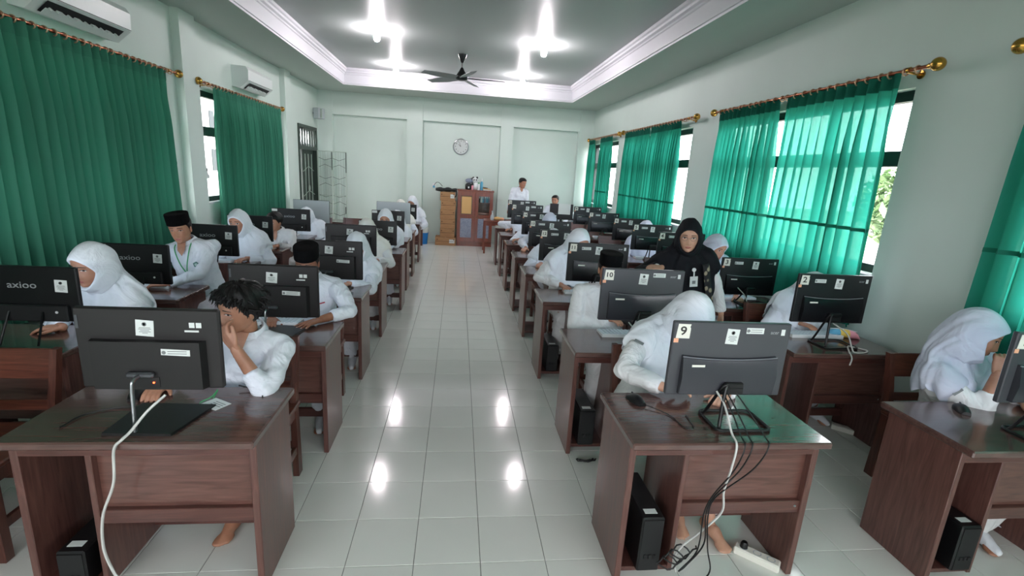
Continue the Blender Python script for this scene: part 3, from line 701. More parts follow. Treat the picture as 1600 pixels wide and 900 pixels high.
def monitor_post(x0, x1, z0, z1, y, label, rz=0, base=True):
    W_, H = x1-x0, z1-z0; xc = (x0+x1)/2
    r = empty('all_in_one_computer', (xc, y, ZT), rz, label, 'monitor', 'black all-in-one computers on silver posts'); zb = z0-ZT
    MB().box((0, .012, zb+H/2), (W_, .024, H), .006).build('housing', M['brn'], r)
    MB().box((0, .0255, zb+H/2+.008), (W_-.016, .003, H-.03)).build('screen', M['screen'], r)
    hb = H*.62; m = MB(); wx = W_*.4
    o = [(-wx, .003), (-wx+.012, -.03), (wx-.012, -.03), (wx, .003)]
    m.prism([(p[0], p[1]) for p in o], zb+.008, zb+hb, 'z'); m.build('back_cover', M['brn2'], r)
    MB().box((-.02, -.04, zb+H*.225), (.095, .02, .022), .006).build('hinge_bar', M['steelgrey'], r)
    MB().box((-.01, -.031, zb+H*.12), (.1, .004, .04)).build('port_bay', M['blk2'], r)
    if base == 'led': MB().box((.02, -.034, zb+H*.12), (.005, .004, .005)).build('power_led', M['led'], r)
    zt = zb+H*.22
    MB().tube(spline([(-.02, -.04, zt), (-.022, -.075, zt-.004), (-.024, -.088, zt-.035), (-.028, -.092, .012)], 6), .0085, 8, flat=.7).build('post', M['silver'], r, smooth=60)
    if base: MB().prism([(-.14, -.1), (.10, -.105), (.15, .13), (-.14, .14)], 0, .01, 'z').build('base_plate', M['blk'], r)
    notice(r, -.01, zb+H-.075, .062, .062, -.0, .07)
    strip_label(r, W_*.21, zb+H*.5, .1, .024, -.031, .04)
    for k in (0, 1): sheet(r, 'square_sticker', W_*.29+k*.024, W_*.29+k*.024+.019, zb+H-.07, zb+H-.05, -.0005, M['paper'])
    sheet(r, 'serial_strip', W_*.255, W_*.255+.05, zb+H-.087, zb+H-.08, -.0005, M['paper'])
    MB().box((-W_/2+.012, -.001, zb+H-.055), (.01, .002, .05)).build('brand_plate', M['steelgrey'], r)
    return r
def monitor_kick(x0, x1, z0, z1, y, label, rz=0, brand=True):
    W_, H = x1-x0, z1-z0; xc = (x0+x1)/2
    r = empty('all_in_one_computer', (xc, y, ZT), rz, label, 'monitor', 'black all-in-one computers with a silver logo'); zb = z0-ZT
    MB().box((0, .012, zb+H/2), (W_, .026, H), .005).build('housing', M['blk'], r)
    MB().box((0, .0265, zb+H/2+.01), (W_-.014, .003, H-.03)).build('screen', M['screen'], r)
    MB().box((0, -.012, zb+H*.17), (W_*.8, .03, H*.3), .006).build('back_cover', M['blk2'], r)
    if brand: text_obj('axioo', 'logo', .05, M['logo'], r, (-W_*.1+.03, -.0015, zb+H*.66), bold=1.25)
    else: MB().box((-.05, -.002, zb+H*.66), (.07, .002, .012)).build('logo', M['logo'], r)
    notice(r, W_*.34, zb+H*.66, .06, .066, -.001, .05)
    sheet(r, 'corner_label', -W_/2+.006, -W_/2+.075, zb+H-.04, zb+H-.008, -.001, M['paper'])
    for s in (-1, 1): MB().tube([(s*.08, -.026, zb+H*.2), (s*.09, -.1, .006)], .006, 6).build('kick_leg', M['blk'], r, smooth=60)
    MB().lathe([(.007, 0), (.007, .004)], (W_*.3, -.026, zb+H*.2), 10, R=Matrix.Rotation(pi/2, 3, 'X')).build('lock_button', M['wht'], r)
    return r
def monitor_pale(x0, x1, z0, z1, y, label, rz=0):
    W_, H = x1-x0, z1-z0; xc = (x0+x1)/2
    r = empty('desktop_monitor', (xc, y, ZT), rz, label, 'monitor', 'pale grey backed monitors'); zb = z0-ZT
    MB().box((0, .004, zb+H/2), (W_, .016, H), .006).build('back_shell', M['whtgrey'], r)
    MB().box((0, .016, zb+H/2), (W_+.006, .01, H+.006), .003).build('bezel', M['blk'], r)
    MB().box((0, .022, zb+H/2), (W_-.01, .003, H-.01)).build('screen', M['screen'], r)
    MB().box((0, -.03, (zb+H*.4)/2), (.06, .012, zb+H*.4), .003).build('stand', M['whtgrey'], r)
    MB().box((0, -.01, .005), (.2, .16, .01), .003).build('foot', M['whtgrey'], r)
    return r
def quad(tl, tr, zb_px, Y):
    a_, b_ = px_y(*tl, Y), px_y(*tr, Y); c_ = px_y(*zb_px, Y)
    return a_.x, b_.x, c_.z, (a_.z+b_.z)/2

YRs = [1.665, 2.66, 3.81, 4.90, 5.89, 6.96, 7.98, 8.98]
YLs = [1.69, 2.69, 3.755, 4.80, 5.79, 6.79, 7.72, 8.97]
YRRs = [1.59, 2.72, 3.78, 4.85, 5.87, 6.92, 7.95, 8.95]
YLLs = [1.45, 2.5, 3.55, 4.6, 5.66, 6.6, 7.62, 8.7]
XRd, XLd, XRRd, XLLd = .73, -1.595, 2.2, -2.83
ordn = ['nearest', 'second', 'third', 'fourth', 'fifth', 'sixth', 'seventh', 'farthest']
GD = 'dark brown computer desks'
for i, y in enumerate(YRs): desk(XRd, y, 'dark brown wooden desk under the monitor numbered %s' % NUM[9+i] if i < 7 else 'dark brown wooden desk farthest back in the right aisle row', GD, i == 0)
for i, y in enumerate(YLs): desk(XLd+(.09 if i == 4 else .05 if i > 4 else 0), y, '%s dark brown wooden desk in the row left of the aisle' % ordn[i], GD)
for i, y in enumerate(YRRs): desk(2.19, y, '%s dark brown wooden desk in the row along the right window wall' % ordn[i], GD, i == 1).scale = (.915, 1, 1)
for i, y in enumerate(YLLs): desk(XLLd, y, '%s dark brown wooden desk in the row along the left curtains' % ordn[i], GD)
# chairs, one behind each desk
for i, y in enumerate(YRs): chair((1.12, 1.2, 1.16, 1.14, 1.2, 1.15, 1.15, 1.15)[i], y+DD+.20, 0, 'wooden chair behind the desk of the monitor numbered %s' % NUM[9+i] if i < 7 else 'wooden chair behind the farthest desk right of the aisle')
for i, y in enumerate(YLs): chair((-1.03, -1.01, -1.06, -1.08, -1.05, -1.05, -1.1, -1.1)[i], y+DD+.20, 0, 'wooden chair behind the %s desk left of the aisle' % ordn[i])
for i, y in enumerate(YRRs): chair((2.85, 2.6, 2.5, 2.55, 2.6, 2.55, 2.55, 2.55)[i], y+DD+.22, 0, 'wooden chair behind the %s desk along the right window wall' % ordn[i])
for i, y in enumerate(YLLs): chair((-2.04, -2.35, -2.2, -2.3, -2.3, -2.15, -2.3, -1.75)[i], y+DD+(.20 if i < 7 else -.75), 0, ('wooden chair behind the %s desk along the left curtains' % ordn[i]) if i < 7 else 'empty wooden chair between the rows near the back left')

MONS = {}
def me_(num, tl, tr, bl, i, YY, lb=(.3, 0), dy=.19):
    Y = YY[i]+dy; x0, x1, z0, z1 = quad(tl, tr, bl, Y)
    MONS[num] = monitor_easel(x0, x0+.533, z0, z0+.335, Y, num, 'charcoal all-in-one computer with the number %s label' % NUM[int(num)], lab=lb)
me_('9', (1056, 501), (1243, 503), (1040, 617), 0, YRs)
me_('10', (943, 420), (1066, 421), (936, 500), 1, YRs)
me_('11', (889, 383), (985, 384), (885, 439), 2, YRs, (0, 0))
me_('12', (845, 359), (945, 364), (842, 407), 3, YRs, (0, .02))
me_('13', (828, 343), (930, 348), (826, 385), 4, YRs, (0, .02))
me_('14', (817, 330), (0, 0), (813, 366), 5, YRs, (0, .02))
me_('15', (800, 322), (0, 0), (798, 350), 6, YRs)
me_('16', (794, 316), (0, 0), (792, 340), 7, YRs)
me_('2', (1250, 433), (1367, 436), (1237, 503), 1, YRRs, (0, .03))
me_('3', (1131, 399), (1219, 401), (1130, 460), 2, YRRs, (0, .05))
me_('4', (1030, 364), (0, 0), (1025, 410), 3, YRRs, (0, .0))
me_('5', (990, 350), (1050, 352), (987, 390), 4, YRRs, (0, .0))
me_('6', (960, 339), (1012, 341), (957, 375), 5, YRRs, (0, .0))
me_('7', (921, 330), (968, 332), (918, 362), 6, YRRs, (0, .0))
me_('8', (898, 322), (933, 323), (897, 350), 7, YRRs, (0, .0))
Y1 = YRRs[0]+.12; p0 = px_y(1597, 520, Y1); p1 = px_y(1565, 630, Y1); monitor_easel(p0.x-.01, p0.x+.43, p1.z, p0.z, Y1, '1', 'charcoal all-in-one computer with the number one label cut by the right picture edge')
def mp_(tl, tr, br, i, lb, dy=.15):
    Y = YLs[i]+dy; a_, b_, c_ = px_y(*tl, Y), px_y(*tr, Y), px_y(*br, Y)
    return monitor_post(b_.x-.5, b_.x, c_.z, c_.z+.315, Y, lb, base='led' if i == 0 else True)
mp_((104, 470), (340, 483), (350, 607), 0, 'large black all-in-one computer on the front left desk with a silver post')
mp_((345, 406), (496, 412), (498, 497), 1, 'black all-in-one computer behind the person resting a face on one hand', .2)
mp_((470, 371), (566, 375), (567, 438), 2, 'black all-in-one computer on the third desk left of the aisle', .2)
mp_((506, 347), (588, 351), (588, 401), 3, 'black all-in-one computer on the fourth desk left of the aisle', .2)
def mk_(tr, br, YY, i, lb, w_=.49, dy=.2, brand=True, f=monitor_kick, h=.295, rz=0):
    Y = YY[i]+dy; b_, c_ = px_y(*tr, Y), px_y(*br, Y)
    return f(b_.x-w_, b_.x, max(c_.z, ZT+.012), max(c_.z, ZT+.012)+h, Y, lb, rz)
mk_((118, 427), (122, 503), YLLs, 1, 'black all-in-one computer with a silver logo cut by the left picture edge')
mk_((262, 384), (267, 445), YLLs, 2, 'black all-in-one computer with a silver logo beside the person wearing a badge')
mk_((370, 357), (374, 401), YLLs, 3, 'black all-in-one computer in front of the person in white hijab by the far left curtain')
mk_((425, 341), (426, 378), YLLs, 4, 'black all-in-one computer in front of the bareheaded person at the left')
mk_((484, 330), (486, 362), YLLs, 5, 'black all-in-one computer just in front of the pale monitor at the back left')
mk_((514, 317), (516, 350), YLLs, 6, 'pale grey backed monitor near the far door', .53, f=monitor_pale, h=.35)
mk_((620, 348), (620, 384), YLs, 4, 'black all-in-one computer on the fifth desk left of the aisle', .45)
mk_((632, 332), (632, 363), YLs, 5, 'black all-in-one computer on the sixth desk left of the aisle', .45)
mk_((641, 324), (642, 350), YLs, 6, 'pale grey backed monitor near the aisle at the back left', .52, f=monitor_pale, h=.33)
mk_((651, 321), (651, 343), YLs, 7, 'small black monitor on the farthest desk left of the aisle', .4, h=.27)

# ------------------------------------------------------------------ people
ZP = np.array([-.112, -.104, -.09, -.065, -.04, -.01, .02, .05, .078, .097, .107, .111])
WP = np.array([.012, .031, .045, .057, .064, .068, .0715, .0725, .064, .046, .025, .002])
FP = np.array([.066, .079, .085, .086, .087, .087, .089, .088, .074, .052, .03, .002])
BP = np.array([-.03, -.01, .02, .05, .073, .09, .101, .103, .09, .068, .04, .002])
def gss(x, c, s): return math.exp(-((x-c)/s)**2)
def face_feat(x, z):
    A = float(np.interp(z, [-.054, -.046, -.036, -.02, 0, .014, .028], [0, .013, .0215, .0155, .009, .004, .001]))
    sg = float(np.interp(z, [-.05, -.036, 0, .03], [.015, .0125, .0085, .008]))
    d = A*math.exp(-(x/sg)**2); ax = abs(x)
    d -= .0075*gss(ax, .031, .015)*gss(z, .006, .0115)
    d += .003*gss(ax, .028, .022)*gss(z, .028, .008)
    d += .003*gss(ax, .042, .016)*gss(z, -.026, .016)
    d += .0055*gss(x, 0, .021)*gss(z, -.066, .0085)-.0035*gss(x, 0, .02)*gss(z, -.0665, .0022)
    d -= .004*gss(x, 0, .022)*gss(z, -.082, .006); d += .005*gss(x, 0, .018)*gss(z, -.1, .01)
    return d
def head_pt(a, z, off=0):
    w_, f_, b_ = (float(np.interp(z, ZP, q)) for q in (WP, FP, BP)); sa, ca = sin(a), cos(a)
    x = w_*abs(sa)**.88*(1 if sa >= 0 else -1)
    y = -f_*abs(ca)**.82 if ca > 0 else b_*abs(ca)**.82
    if ca > 0: y -= face_feat(x, z)*min(1, ca*2.2)
    n_ = Vector((x/max(w_, .01)**2, y/max(f_, .01)**2, z/.012)); n_ = Vector((sa, -ca, .35*z/.1)).normalized()
    return Vector((x, y, z))+n_*off
def face_pt(x, z, off=0):
    w_, f_ = float(np.interp(z, ZP, WP)), float(np.interp(z, ZP, FP))
    s_ = min(.99, (abs(x)/w_))**(1/.88); a = math.asin(s_)
    return Vector((x, -f_*abs(cos(a))**.82-face_feat(x, z)*min(1, cos(a)*2.2)-off, z))
class Fr:                                            # a local frame
    def __init__(s, c, x, b, u): s.c, s.x, s.b, s.u = Vector(c), Vector(x), Vector(b), Vector(u)
    def __call__(s, p, k=1): return s.c+(s.x*p[0]+s.b*p[1]+s.u*p[2])*k
def head_frame(c, yaw, pitch, roll):
    F = Vector((sin(yaw)*cos(pitch), -cos(yaw)*cos(pitch), -sin(pitch))); hx = Vector((cos(yaw), sin(yaw), 0)); B = -F; U = hx.cross(B)
    return Fr(c, cos(roll)*hx-sin(roll)*U, B, sin(roll)*hx+cos(roll)*U)
def ik(S, W, a_, b_, pole):
    S, W = Vector(S), Vector(W); d = W-S; L_ = min(d.length, (a_+b_)*.995); dn = d.normalized()
    t = (a_*a_-b_*b_+L_*L_)/(2*L_); h = math.sqrt(max(0, a_*a_-t*t)); p = Vector(pole); p = (p-dn*p.dot(dn)).normalized()
    return S+dn*t+p*h, S+dn*L_
def chain(m, pts, rs, n=12):
    for p, r in zip(pts, rs): m.ball(p, r, n, 8)
    for i in range(len(pts)-1):
        if (Vector(pts[i+1])-Vector(pts[i])).length > 1e-4: m.tube([pts[i], pts[i+1]], [rs[i], rs[i+1]], n)
def loft(m, secs, n=20):                              # secs: (centre, xvec, yvec)
    V = []
    for c, xv, yv in secs:
        for k in range(n): V.append(c+xv*cos(2*pi*k/n)+yv*sin(2*pi*k/n))
    F = [(i*n+k, i*n+(k+1) % n, (i+1)*n+(k+1) % n, (i+1)*n+k) for i in range(len(secs)-1) for k in range(n)]
    F += [tuple(range(n))[::-1], tuple((len(secs)-1)*n+k for k in range(n))]
    m.add(V, F)
def hand(m, wr, d, nrm, side, curl=(.35, .45, .3), spread=.12, thumb=(.7, .3), k=1.0, tips=None):
    """wr wrist, d towards the fingers, nrm out of the palm; side +1 when the thumb lies along d x nrm"""
    d = Vector(d).normalized(); nrm = Vector(nrm); nrm = (nrm-d*nrm.dot(d)).normalized(); t = d.cross(nrm)*side
    wr = Vector(wr)
    for i in range(4):
        o = (-.028+.0187*i)
        chain(m, [wr+t*(o*.55)*k, wr+(d*.045+t*o*.9)*k, wr+(d*.082+t*o)*k], [.0135*k, .0125*k, .0105*k], 8)
    m.ball(wr+d*.03*k+t*.018*k+nrm*.006*k, .017*k, 8, 6)
    L4 = [.05, .064, .07, .064]
    for i in range(4):
        o = -.028+.0187*i; b = wr+(d*.084+t*o)*k; dd = (d+t*(spread*(i-1.6)/1.6)).normalized(); nn = nrm
        pts = [b]; rs = [.0098*k]
        for j, (fr, c_) in enumerate(zip((.45, .3, .25), curl)):
            c2 = c_*(1+.08*(1.5-i)); ax = dd*cos(c2)+nn*sin(c2); nn = nn*cos(c2)-dd*sin(c2); dd = ax
            pts.append(pts[-1]+dd*L4[i]*fr*k); rs.append((.0088, .008, .0066)[j]*k)
        chain(m, pts, rs, 8)
        if tips is not None: tips.append((pts[-1], dd, -nn))
    b = wr+(d*.02+t*.024)*k; dd = (d*cos(thumb[0])+t*sin(thumb[0])+nrm*thumb[1]).normalized()
    p1 = b+dd*.034*k; d2 = (dd+d*.45).normalized(); p2 = p1+d2*.028*k; d3 = (d2+d*.25).normalized(); p3 = p2+d3*.02*k
    chain(m, [b, p1, p2, p3], [.0135*k, .0112*k, .0098*k, .0075*k], 8)
JOBS = []
def job(m, voxel, smooth, fin, disp=0):
    o = bpy.data.objects.new('tmp', m.mesh('tmp', M['skin'])); col.objects.link(o)
    r = o.modifiers.new('r', 'REMESH'); r.mode = 'VOXEL'; r.voxel_size = voxel; r.use_smooth_shade = True
    s = o.modifiers.new('s', 'SMOOTH'); s.factor = .5; s.iterations = smooth
    if disp:
        tx = bpy.data.textures.get('folds') or bpy.data.textures.new('folds', 'CLOUDS'); tx.noise_scale = .09; tx.noise_depth = 2
        dm = o.modifiers.new('d', 'DISPLACE'); dm.texture = tx; dm.texture_coords = 'LOCAL'; dm.strength = disp; dm.mid_level = .5
        t2 = bpy.data.textures.get('creases')
        if not t2: t2 = bpy.data.textures.new('creases', 'MUSGRAVE'); t2.musgrave_type = 'RIDGED_MULTIFRACTAL'; t2.noise_scale = .13; t2.octaves = 1.6
        d3 = o.modifiers.new('c', 'DISPLACE'); d3.texture = t2; d3.texture_coords = 'LOCAL'; d3.strength = disp*.38; d3.mid_level = .5
        s2 = o.modifiers.new('s2', 'SMOOTH'); s2.factor = .5; s2.iterations = 1
    JOBS.append((o, fin))
def person(name, head, yaw, pitch, roll, pelvis, kind, label, lw=None, rw=None, tyaw=None, detail=1, skin='skin', hcol='hijab', scol='shirt',
           lpose=None, rpose=None, lpole=None, rpole=None, stand=False, eyes=.5, collar=False, foot=None, lean=None, hs=.96, sleeve_end=.9, rsleeve=None, lsleeve=None, hem=1.0, hemside=None, sw=.15, legs=True, socks='hijab', hair_len=0):
    """lw/rw are the wrists on the picture's left/right"""
    px, py, pz = pelvis; O = Vector((px, py, 0)); root = empty(name, O, 0, label, 'person', 'people in the computer room')
    def B_(m, nm, mt, sm=60, par=None): return m.build(nm, mt, par or root, smooth=sm, origin=O)
    H = head_frame(head, yaw, pitch, roll)
    if kind == 'girl': H.x *= 1.05
    Pv = Vector(pelvis); N = H((0, .028, -.118), hs)
    up = (N-Pv).normalized(); ty = yaw*.35 if tyaw is None else tyaw
    tx = Vector((cos(ty), sin(ty), 0)); tx = (tx-up*tx.dot(up)).normalized(); tb = up.cross(tx)      # tb: towards the back
    TF = Fr(N, tx, tb, up); Ls = (N-Pv).length
    S = {s: TF((s*sw, .01, -.08)) for s in (-1, 1)}
    W = {-1: lw, 1: rw}; E = {}
    for s in (-1, 1):
        if W[s] is None: W[s] = S[s]+Vector((s*.02, -.3, -.26))
        pole = {-1: lpole, 1: rpole}[s] or (s*.7, .25, -.6)
        E[s], W[s] = ik(S[s], W[s], .255, .235, pole)
    hipz = Pv.z
    hips = {s: Pv+tx*(s*.085)+Vector((0, -.02, 0)) for s in (-1, 1)}
    if stand: knee = {s: Vector((hips[s].x+s*.01, hips[s].y-.02, .48)) for s in (-1, 1)}; ank = {s: Vector((knee[s].x, knee[s].y+.03, .085)) for s in (-1, 1)}
    else:
        knee = {s: hips[s]+Vector((s*.03, -.36, .015)) for s in (-1, 1)}; ank = {s: Vector((knee[s].x, knee[s].y+.06, .085)) for s in (-1, 1)}
    if foot:
        for s in foot: ank[s] = Vector(foot[s]); kz = knee[s]; knee[s] = Vector(((kz.x+ank[s].x)/2, kz.y, kz.z))
    vb = .009 if detail >= 2 else .013
    # ---- body
    m = MB(); chain(m, [N+up*-.05, N+up*.0, H((0, .02, -.07), hs)], [.05, .047, .048])
    loft(m, [(Pv.lerp(N, t), tx*a_, tb*b_) for t, a_, b_ in ((0, .13, .09), (.3, .12, .085), (.7, .13, .085), (.92, .1, .06))], 14)
    for s in (-1, 1):
        chain(m, [TF((s*.1, 0, -.06)), S[s], E[s], E[s].lerp(W[s], .35), W[s]], [.045, .042, .035, .034, .024])
        chain(m, [hips[s], knee[s], knee[s].lerp(ank[s], .35), ank[s]], [.055, .04, .036, .03])
        fd = Vector((s*.15, -1, 0)).normalized(); hl = ank[s]+Vector((0, .03, -.052))
        chain(m, [hl, ank[s]+fd*.05+Vector((0, 0, -.045)), ank[s]+fd*.13+Vector((0, 0, -.066))], [.03, .034, .018])
        for q in range(5): chain(m, [ank[s]+fd*(.12-.008*abs(q-1.5))+Vector((.014*(q-2), 0, -.068)), ank[s]+fd*(.165-.01*abs(q-1.5))+Vector((.0155*(q-2), 0, -.072))], [.011, .009], 8)
    hm = {}
    for s, po in ((-1, lpose), (1, rpose)):
        po = po or {}
        dflt = (W[s]-E[s]).normalized(); d_ = Vector(po.get('d', (dflt.x*.4, -1, min(0, dflt.z*.3)))); n_ = Vector(po.get('n', (0, 0, -1)))
        # the thumb is on the inner side for a palm that faces down
        q = MB(); inner = Vector(po.get('thumb_to', (-s, 0, 0))); t0 = d_.normalized().cross(n_); side = 1 if t0.dot(inner) > 0 else -1
        tips = []; hand(q, W[s], d_, n_, side, po.get('curl', (.3, .4, .3)), po.get('spread', .12), po.get('thumb', (.75, .25)), po.get('k', .95), tips); hm[s] = q
        if po.get('nails'):
            for p, dd, up_ in tips:
                R = Matrix((dd.cross(up_), dd, up_)).transposed(); g_ = MB().box(p+up_*.0062+dd*.001, (.009, .011, .0016), .0007, R); B_(g_, 'nail', M['nail'], None)
    hd = MB(); nz, na = (52, 64) if detail >= 2 else (34, 40)
    rows = []
    for i in range(nz+1):
        t = i/nz; z = -.112+.223*(t*.85+.15*(.5-.5*cos(pi*t))); rows.append([H(head_pt(2*pi*k/na, z), hs) for k in range(na)])
    hd.grid(rows, wrap=True); hd.add(rows[0], [tuple(range(na))[::-1]]); hd.add(rows[-1], [tuple(range(na))])
    ears = MB()
    for s in (-1, 1):
        R = Matrix((H.x, H.b, H.u)).transposed()
        hd.ball(H((s*.0725, .012, -.008), hs), .03*hs, 10, 8, (.28, .62, 1.0), R@Matrix.Rotation(s*.35, 3, 'Z'))
    state = {}
    def fin(kind_):
        def f(me):
            state[kind_] = me
            if len(state) == 3:
                big = MB()
                for q in ('b', -1, 1):
                    mm = state[q]; big.add([v.co for v in mm.vertices], [tuple(p.vertices) for p in mm.polygons]); bpy.data.meshes.remove(mm)
                big.add(hd.v, hd.f); B_(big, 'body', M[skin], 70)
        return f
    job(m, vb, 3, fin('b')); 
    for s in (-1, 1): job(hm[s], .0042 if detail >= 2 else .007, 2, fin(s))
    # ---- face
    if detail >= 1:
        for s in (-1, 1):
            e = MB(); op = .0062*eyes+.0012; g_ = []
            for i in range(5): g_.append([H(face_pt(s*.031+(k-4)/4*.0145, .006-.0012+op*(1-((k-4)/4)**2)*(i-2)/2*(.9), .0012), hs) for k in range(9)])
            e.grid(g_, 0)
            g_ = [[H(face_pt(s*.031+rr*cos(2*pi*k/12), .005+rr*min(1, eyes+.15)*sin(2*pi*k/12), .0019), hs) for k in range(12)] for rr in (.0005, .0062)]; e.grid(g_, 1, wrap=True)
            g_ = [[H(face_pt(s*.031+(k-4)/4*.0165, .006+op*(1-((k-4)/4)**2)*.9+dz, .0022), hs) for k in range(9)] for dz in (-.0008, .0022)]; e.grid(g_, 2)
            B_(e, 'eye', [M['eyew'], M['iris'], M['brow']], 60)
            e = MB(); e.grid([[H(face_pt(s*(.0135+.036*k/8), .0235+.006*sin(pi*(.25+.6*k/8))+dz*(1-.5*k/8), .0016), hs) for k in range(9)] for dz in (-.0028, .0028)]); B_(e, 'eyebrow', M['brow'], 60)
        e = MB(); g_ = []
        for i in range(5):
            q = (i-2)/2; g_.append([H(face_pt((k-5)/5*.0225, -.0665+q*.0082*(1-((k-5)/5)**2)+.0012*abs((k-5)/5), .0014), hs) for k in range(11)])
        e.grid(g_); B_(e, 'lips', M['lip'], 70)
    # ---- shirt
    m = MB(); gl = kind == 'girl'
    wd = 1.06 if gl else 1.0
    secs = [(-.06, .172, .135), (.12, .168, .128), (.4, .158, .122), (.68, .165, .116), (.84, .15, .09)]+([(.9, .1, .06)] if gl else [(.86, .15, .095), (.95, .095, .072)])
    loft(m, [(Pv.lerp(N, t), tx*a_*wd, tb*b_*wd) for t, a_, b_ in secs], 22)
    for s in (-1, 1):
        se = {-1: lsleeve, 1: rsleeve}[s] or sleeve_end; cu = E[s].lerp(W[s], se)
        chain(m, [TF((s*.07, .0, -.062)), S[s], E[s]], [.05 if gl else .068, .064, .054 if gl else .05]); m.ball(E[s], .055 if gl else .05, 12, 8)
        m.tube([E[s], E[s].lerp(cu, .5), cu], [.055 if gl else .05, .05 if gl else .046, .044 if gl else .041], 14)
    job(m, .0105 if detail >= 2 else .016, 3, lambda me: (me.transform(Matrix.Translation(-O)), me.materials.clear(), me.materials.append(M[scol]), link('shirt', me, root)), .022 if detail >= 1 else 0)
    # ---- trousers or skirt
    if legs:
        m = MB()
        if gl and not stand:
            loft(m, [(Pv+Vector((0, .06, .0)), tx*.17, Vector((0, 0, .12))), (Pv+Vector((0, -.1, .0)), tx*.185, Vector((0, 0, .11))), ((knee[-1]+knee[1])/2+Vector((0, .02, 0)), tx*.18, Vector((0, 0, .08)))], 18)
            km = (knee[-1]+knee[1])/2; am_ = (ank[-1]+ank[1])/2
            loft(m, [(km, tx*.175, Vector((0, .085, 0))), (km.lerp(am_, .5), tx*.17, Vector((0, .08, 0))), (am_+Vector((0, 0, .04)), tx*.18, Vector((0, .085, 0)))], 18)
            m.ball(km, .09, 12, 8, (1.9, .9, .9))
        elif stand and gl:
            loft(m, [(Vector((px, py, z)), tx*a_, Vector((0, a_*.75, 0))) for z, a_ in ((Pv.z+.05, .17), (.6, .2), (.1, .24))], 20)
        else:
            m.ball(Pv, .125, 14, 10, (1.25, 1, .9))
            for s in (-1, 1): chain(m, [hips[s], knee[s]], [.093, .075]); m.tube([knee[s], knee[s].lerp(ank[s], .5), knee[s].lerp(ank[s], .93)], [.075, .066, .06], 14)
        job(m, .018, 2, lambda me: (me.transform(Matrix.Translation(-O)), me.materials.clear(), me.materials.append(M[scol]), link('skirt' if gl else 'trousers', me, root)), .015)
        if socks:
            for s in (-1, 1):
                m = MB(); fd = Vector((s*.15, -1, 0)).normalized()
                chain(m, [ank[s]+Vector((0, 0, .1)), ank[s], ank[s]+Vector((0, .03, -.048)), ank[s]+fd*.05+Vector((0, 0, -.042)), ank[s]+fd*.15+Vector((0, 0, -.06))], [.042, .04, .034, .038, .024])
                job(m, .014, 2, lambda me: (me.transform(Matrix.Translation(-O)), me.materials.clear(), me.materials.append(M[socks]), link('sock', me, root)))
    # ---- head wear
    if kind == 'girl':
        na = 72; rn = random.Random(hash(name+label) % 1000); rn = random.Random(len(label)*7+int(px*100) % 97)
        ph1, ph2 = rn.uniform(0, 6), rn.uniform(0, 6)
        def ring(tp, sd, bt):    # top, side, bottom points; blend round the loop
            return [(sd[0]*(1 if sin(a) >= 0 else -1)*abs(sin(a))**.9, (tp[1] if cos(a) > 0 else bt[1])*abs(cos(a))**1.3+sd[1]*(1-abs(cos(a))**1.3), (tp[2] if cos(a) > 0 else bt[2])*abs(cos(a))**1.1+sd[2]*(1-abs(cos(a))**1.1)) for a in [2*pi*k/na for k in range(na)]]
        hA0 = [H(p, hs) for p in ring((0, -.073, .066), (.06, -.036, -.012), (0, -.072, -.108))]
        hA = [H(p, hs) for p in ring((0, -.097, .08), (.076, -.045, -.012), (0, -.092, -.117))]
        hB = [H(p, hs) for p in ring((0, -.03, .13), (.093, .0, -.012), (0, -.06, -.146))]
        hB2 = [H(p, hs) for p in ring((0, .05, .134), (.1, .03, -.03), (0, -.052, -.158))]
        hC = [H(p, hs) for p in ring((0, .122, .06), (.102, .055, -.06), (0, -.045, -.172))]
        hC2 = [TF(p) for p in ring((0, .115, .045), (.11, .04, .04), (0, -.066, -.02))]
        hD = [TF(p) for p in ring((0, .125, -.03), (.17, .025, .002), (0, -.09, -.06))]
        hE = [TF(p) for p in ring((0, .15, -.14), (.235, .015, -.085), (0, -.132, -.15))]
        hF = [TF(p) for p in ring((0, .16, -.2-.1*hem), (.248, .0, -.1-.06*(hem if hemside is None else hemside)), (0, -.155, -.16-.15*hem))]
        R_ = [hA0, hA, hB, hB2, hC, hC2, hD, hE, hF]; cols = [spline([r_[k] for r_ in R_], 5) for k in range(na)]
        ns = len(cols[0]); rows = []
        ctr = N
        for i in range(ns):
            s_ = i/(ns-1); row = []
            for k in range(na):
                a = 2*pi*k/na; p = cols[k][i]; o_ = p-(H.c if s_ < .45 else N+up*-.1); o_ = o_.normalized()
                amp = .001+.011*max(0, s_-.28)
                for s in (-1, 1):
                    if s_ > .5:
                        ax = (E[s]-S[s]); tt = min(.8, max(0, (p-S[s]).dot(ax)/ax.length_squared)); dv = p-(S[s]+ax*tt)
                        if tt < .45 and dv.length < .084 and dv.length > 1e-4: p = p+dv.normalized()*(.084-dv.length)
                row.append(p+o_*(amp*(sin(9*a+ph1+s_*5)+.7*sin(17*a+ph2-s_*4))+.004*sin(3*a+ph2+7*s_)*s_))
            rows.append(row)
        m = MB(); m.grid(rows, wrap=True); o = B_(m, 'hijab', M[hcol], 80)
        sd = o.modifiers.new('thickness', 'SOLIDIFY'); sd.thickness = .004; sd.offset = 0
        sb = o.modifiers.new('soft', 'SUBSURF'); sb.levels = sb.render_levels = 1
    else:
        # hair
        m = MB(); na = 64; rows = []; rn = random.Random(11)
        def hl(a):
            c = cos(a); return float(np.interp(c, [-1, -.3, 0, .25, .6, 1], [-.07, -.055, -.012-.012*hair_len, .024-.004*hair_len, .058-.006*hair_len, .066-.01*hair_len]))
        thick = .009+.012*hair_len
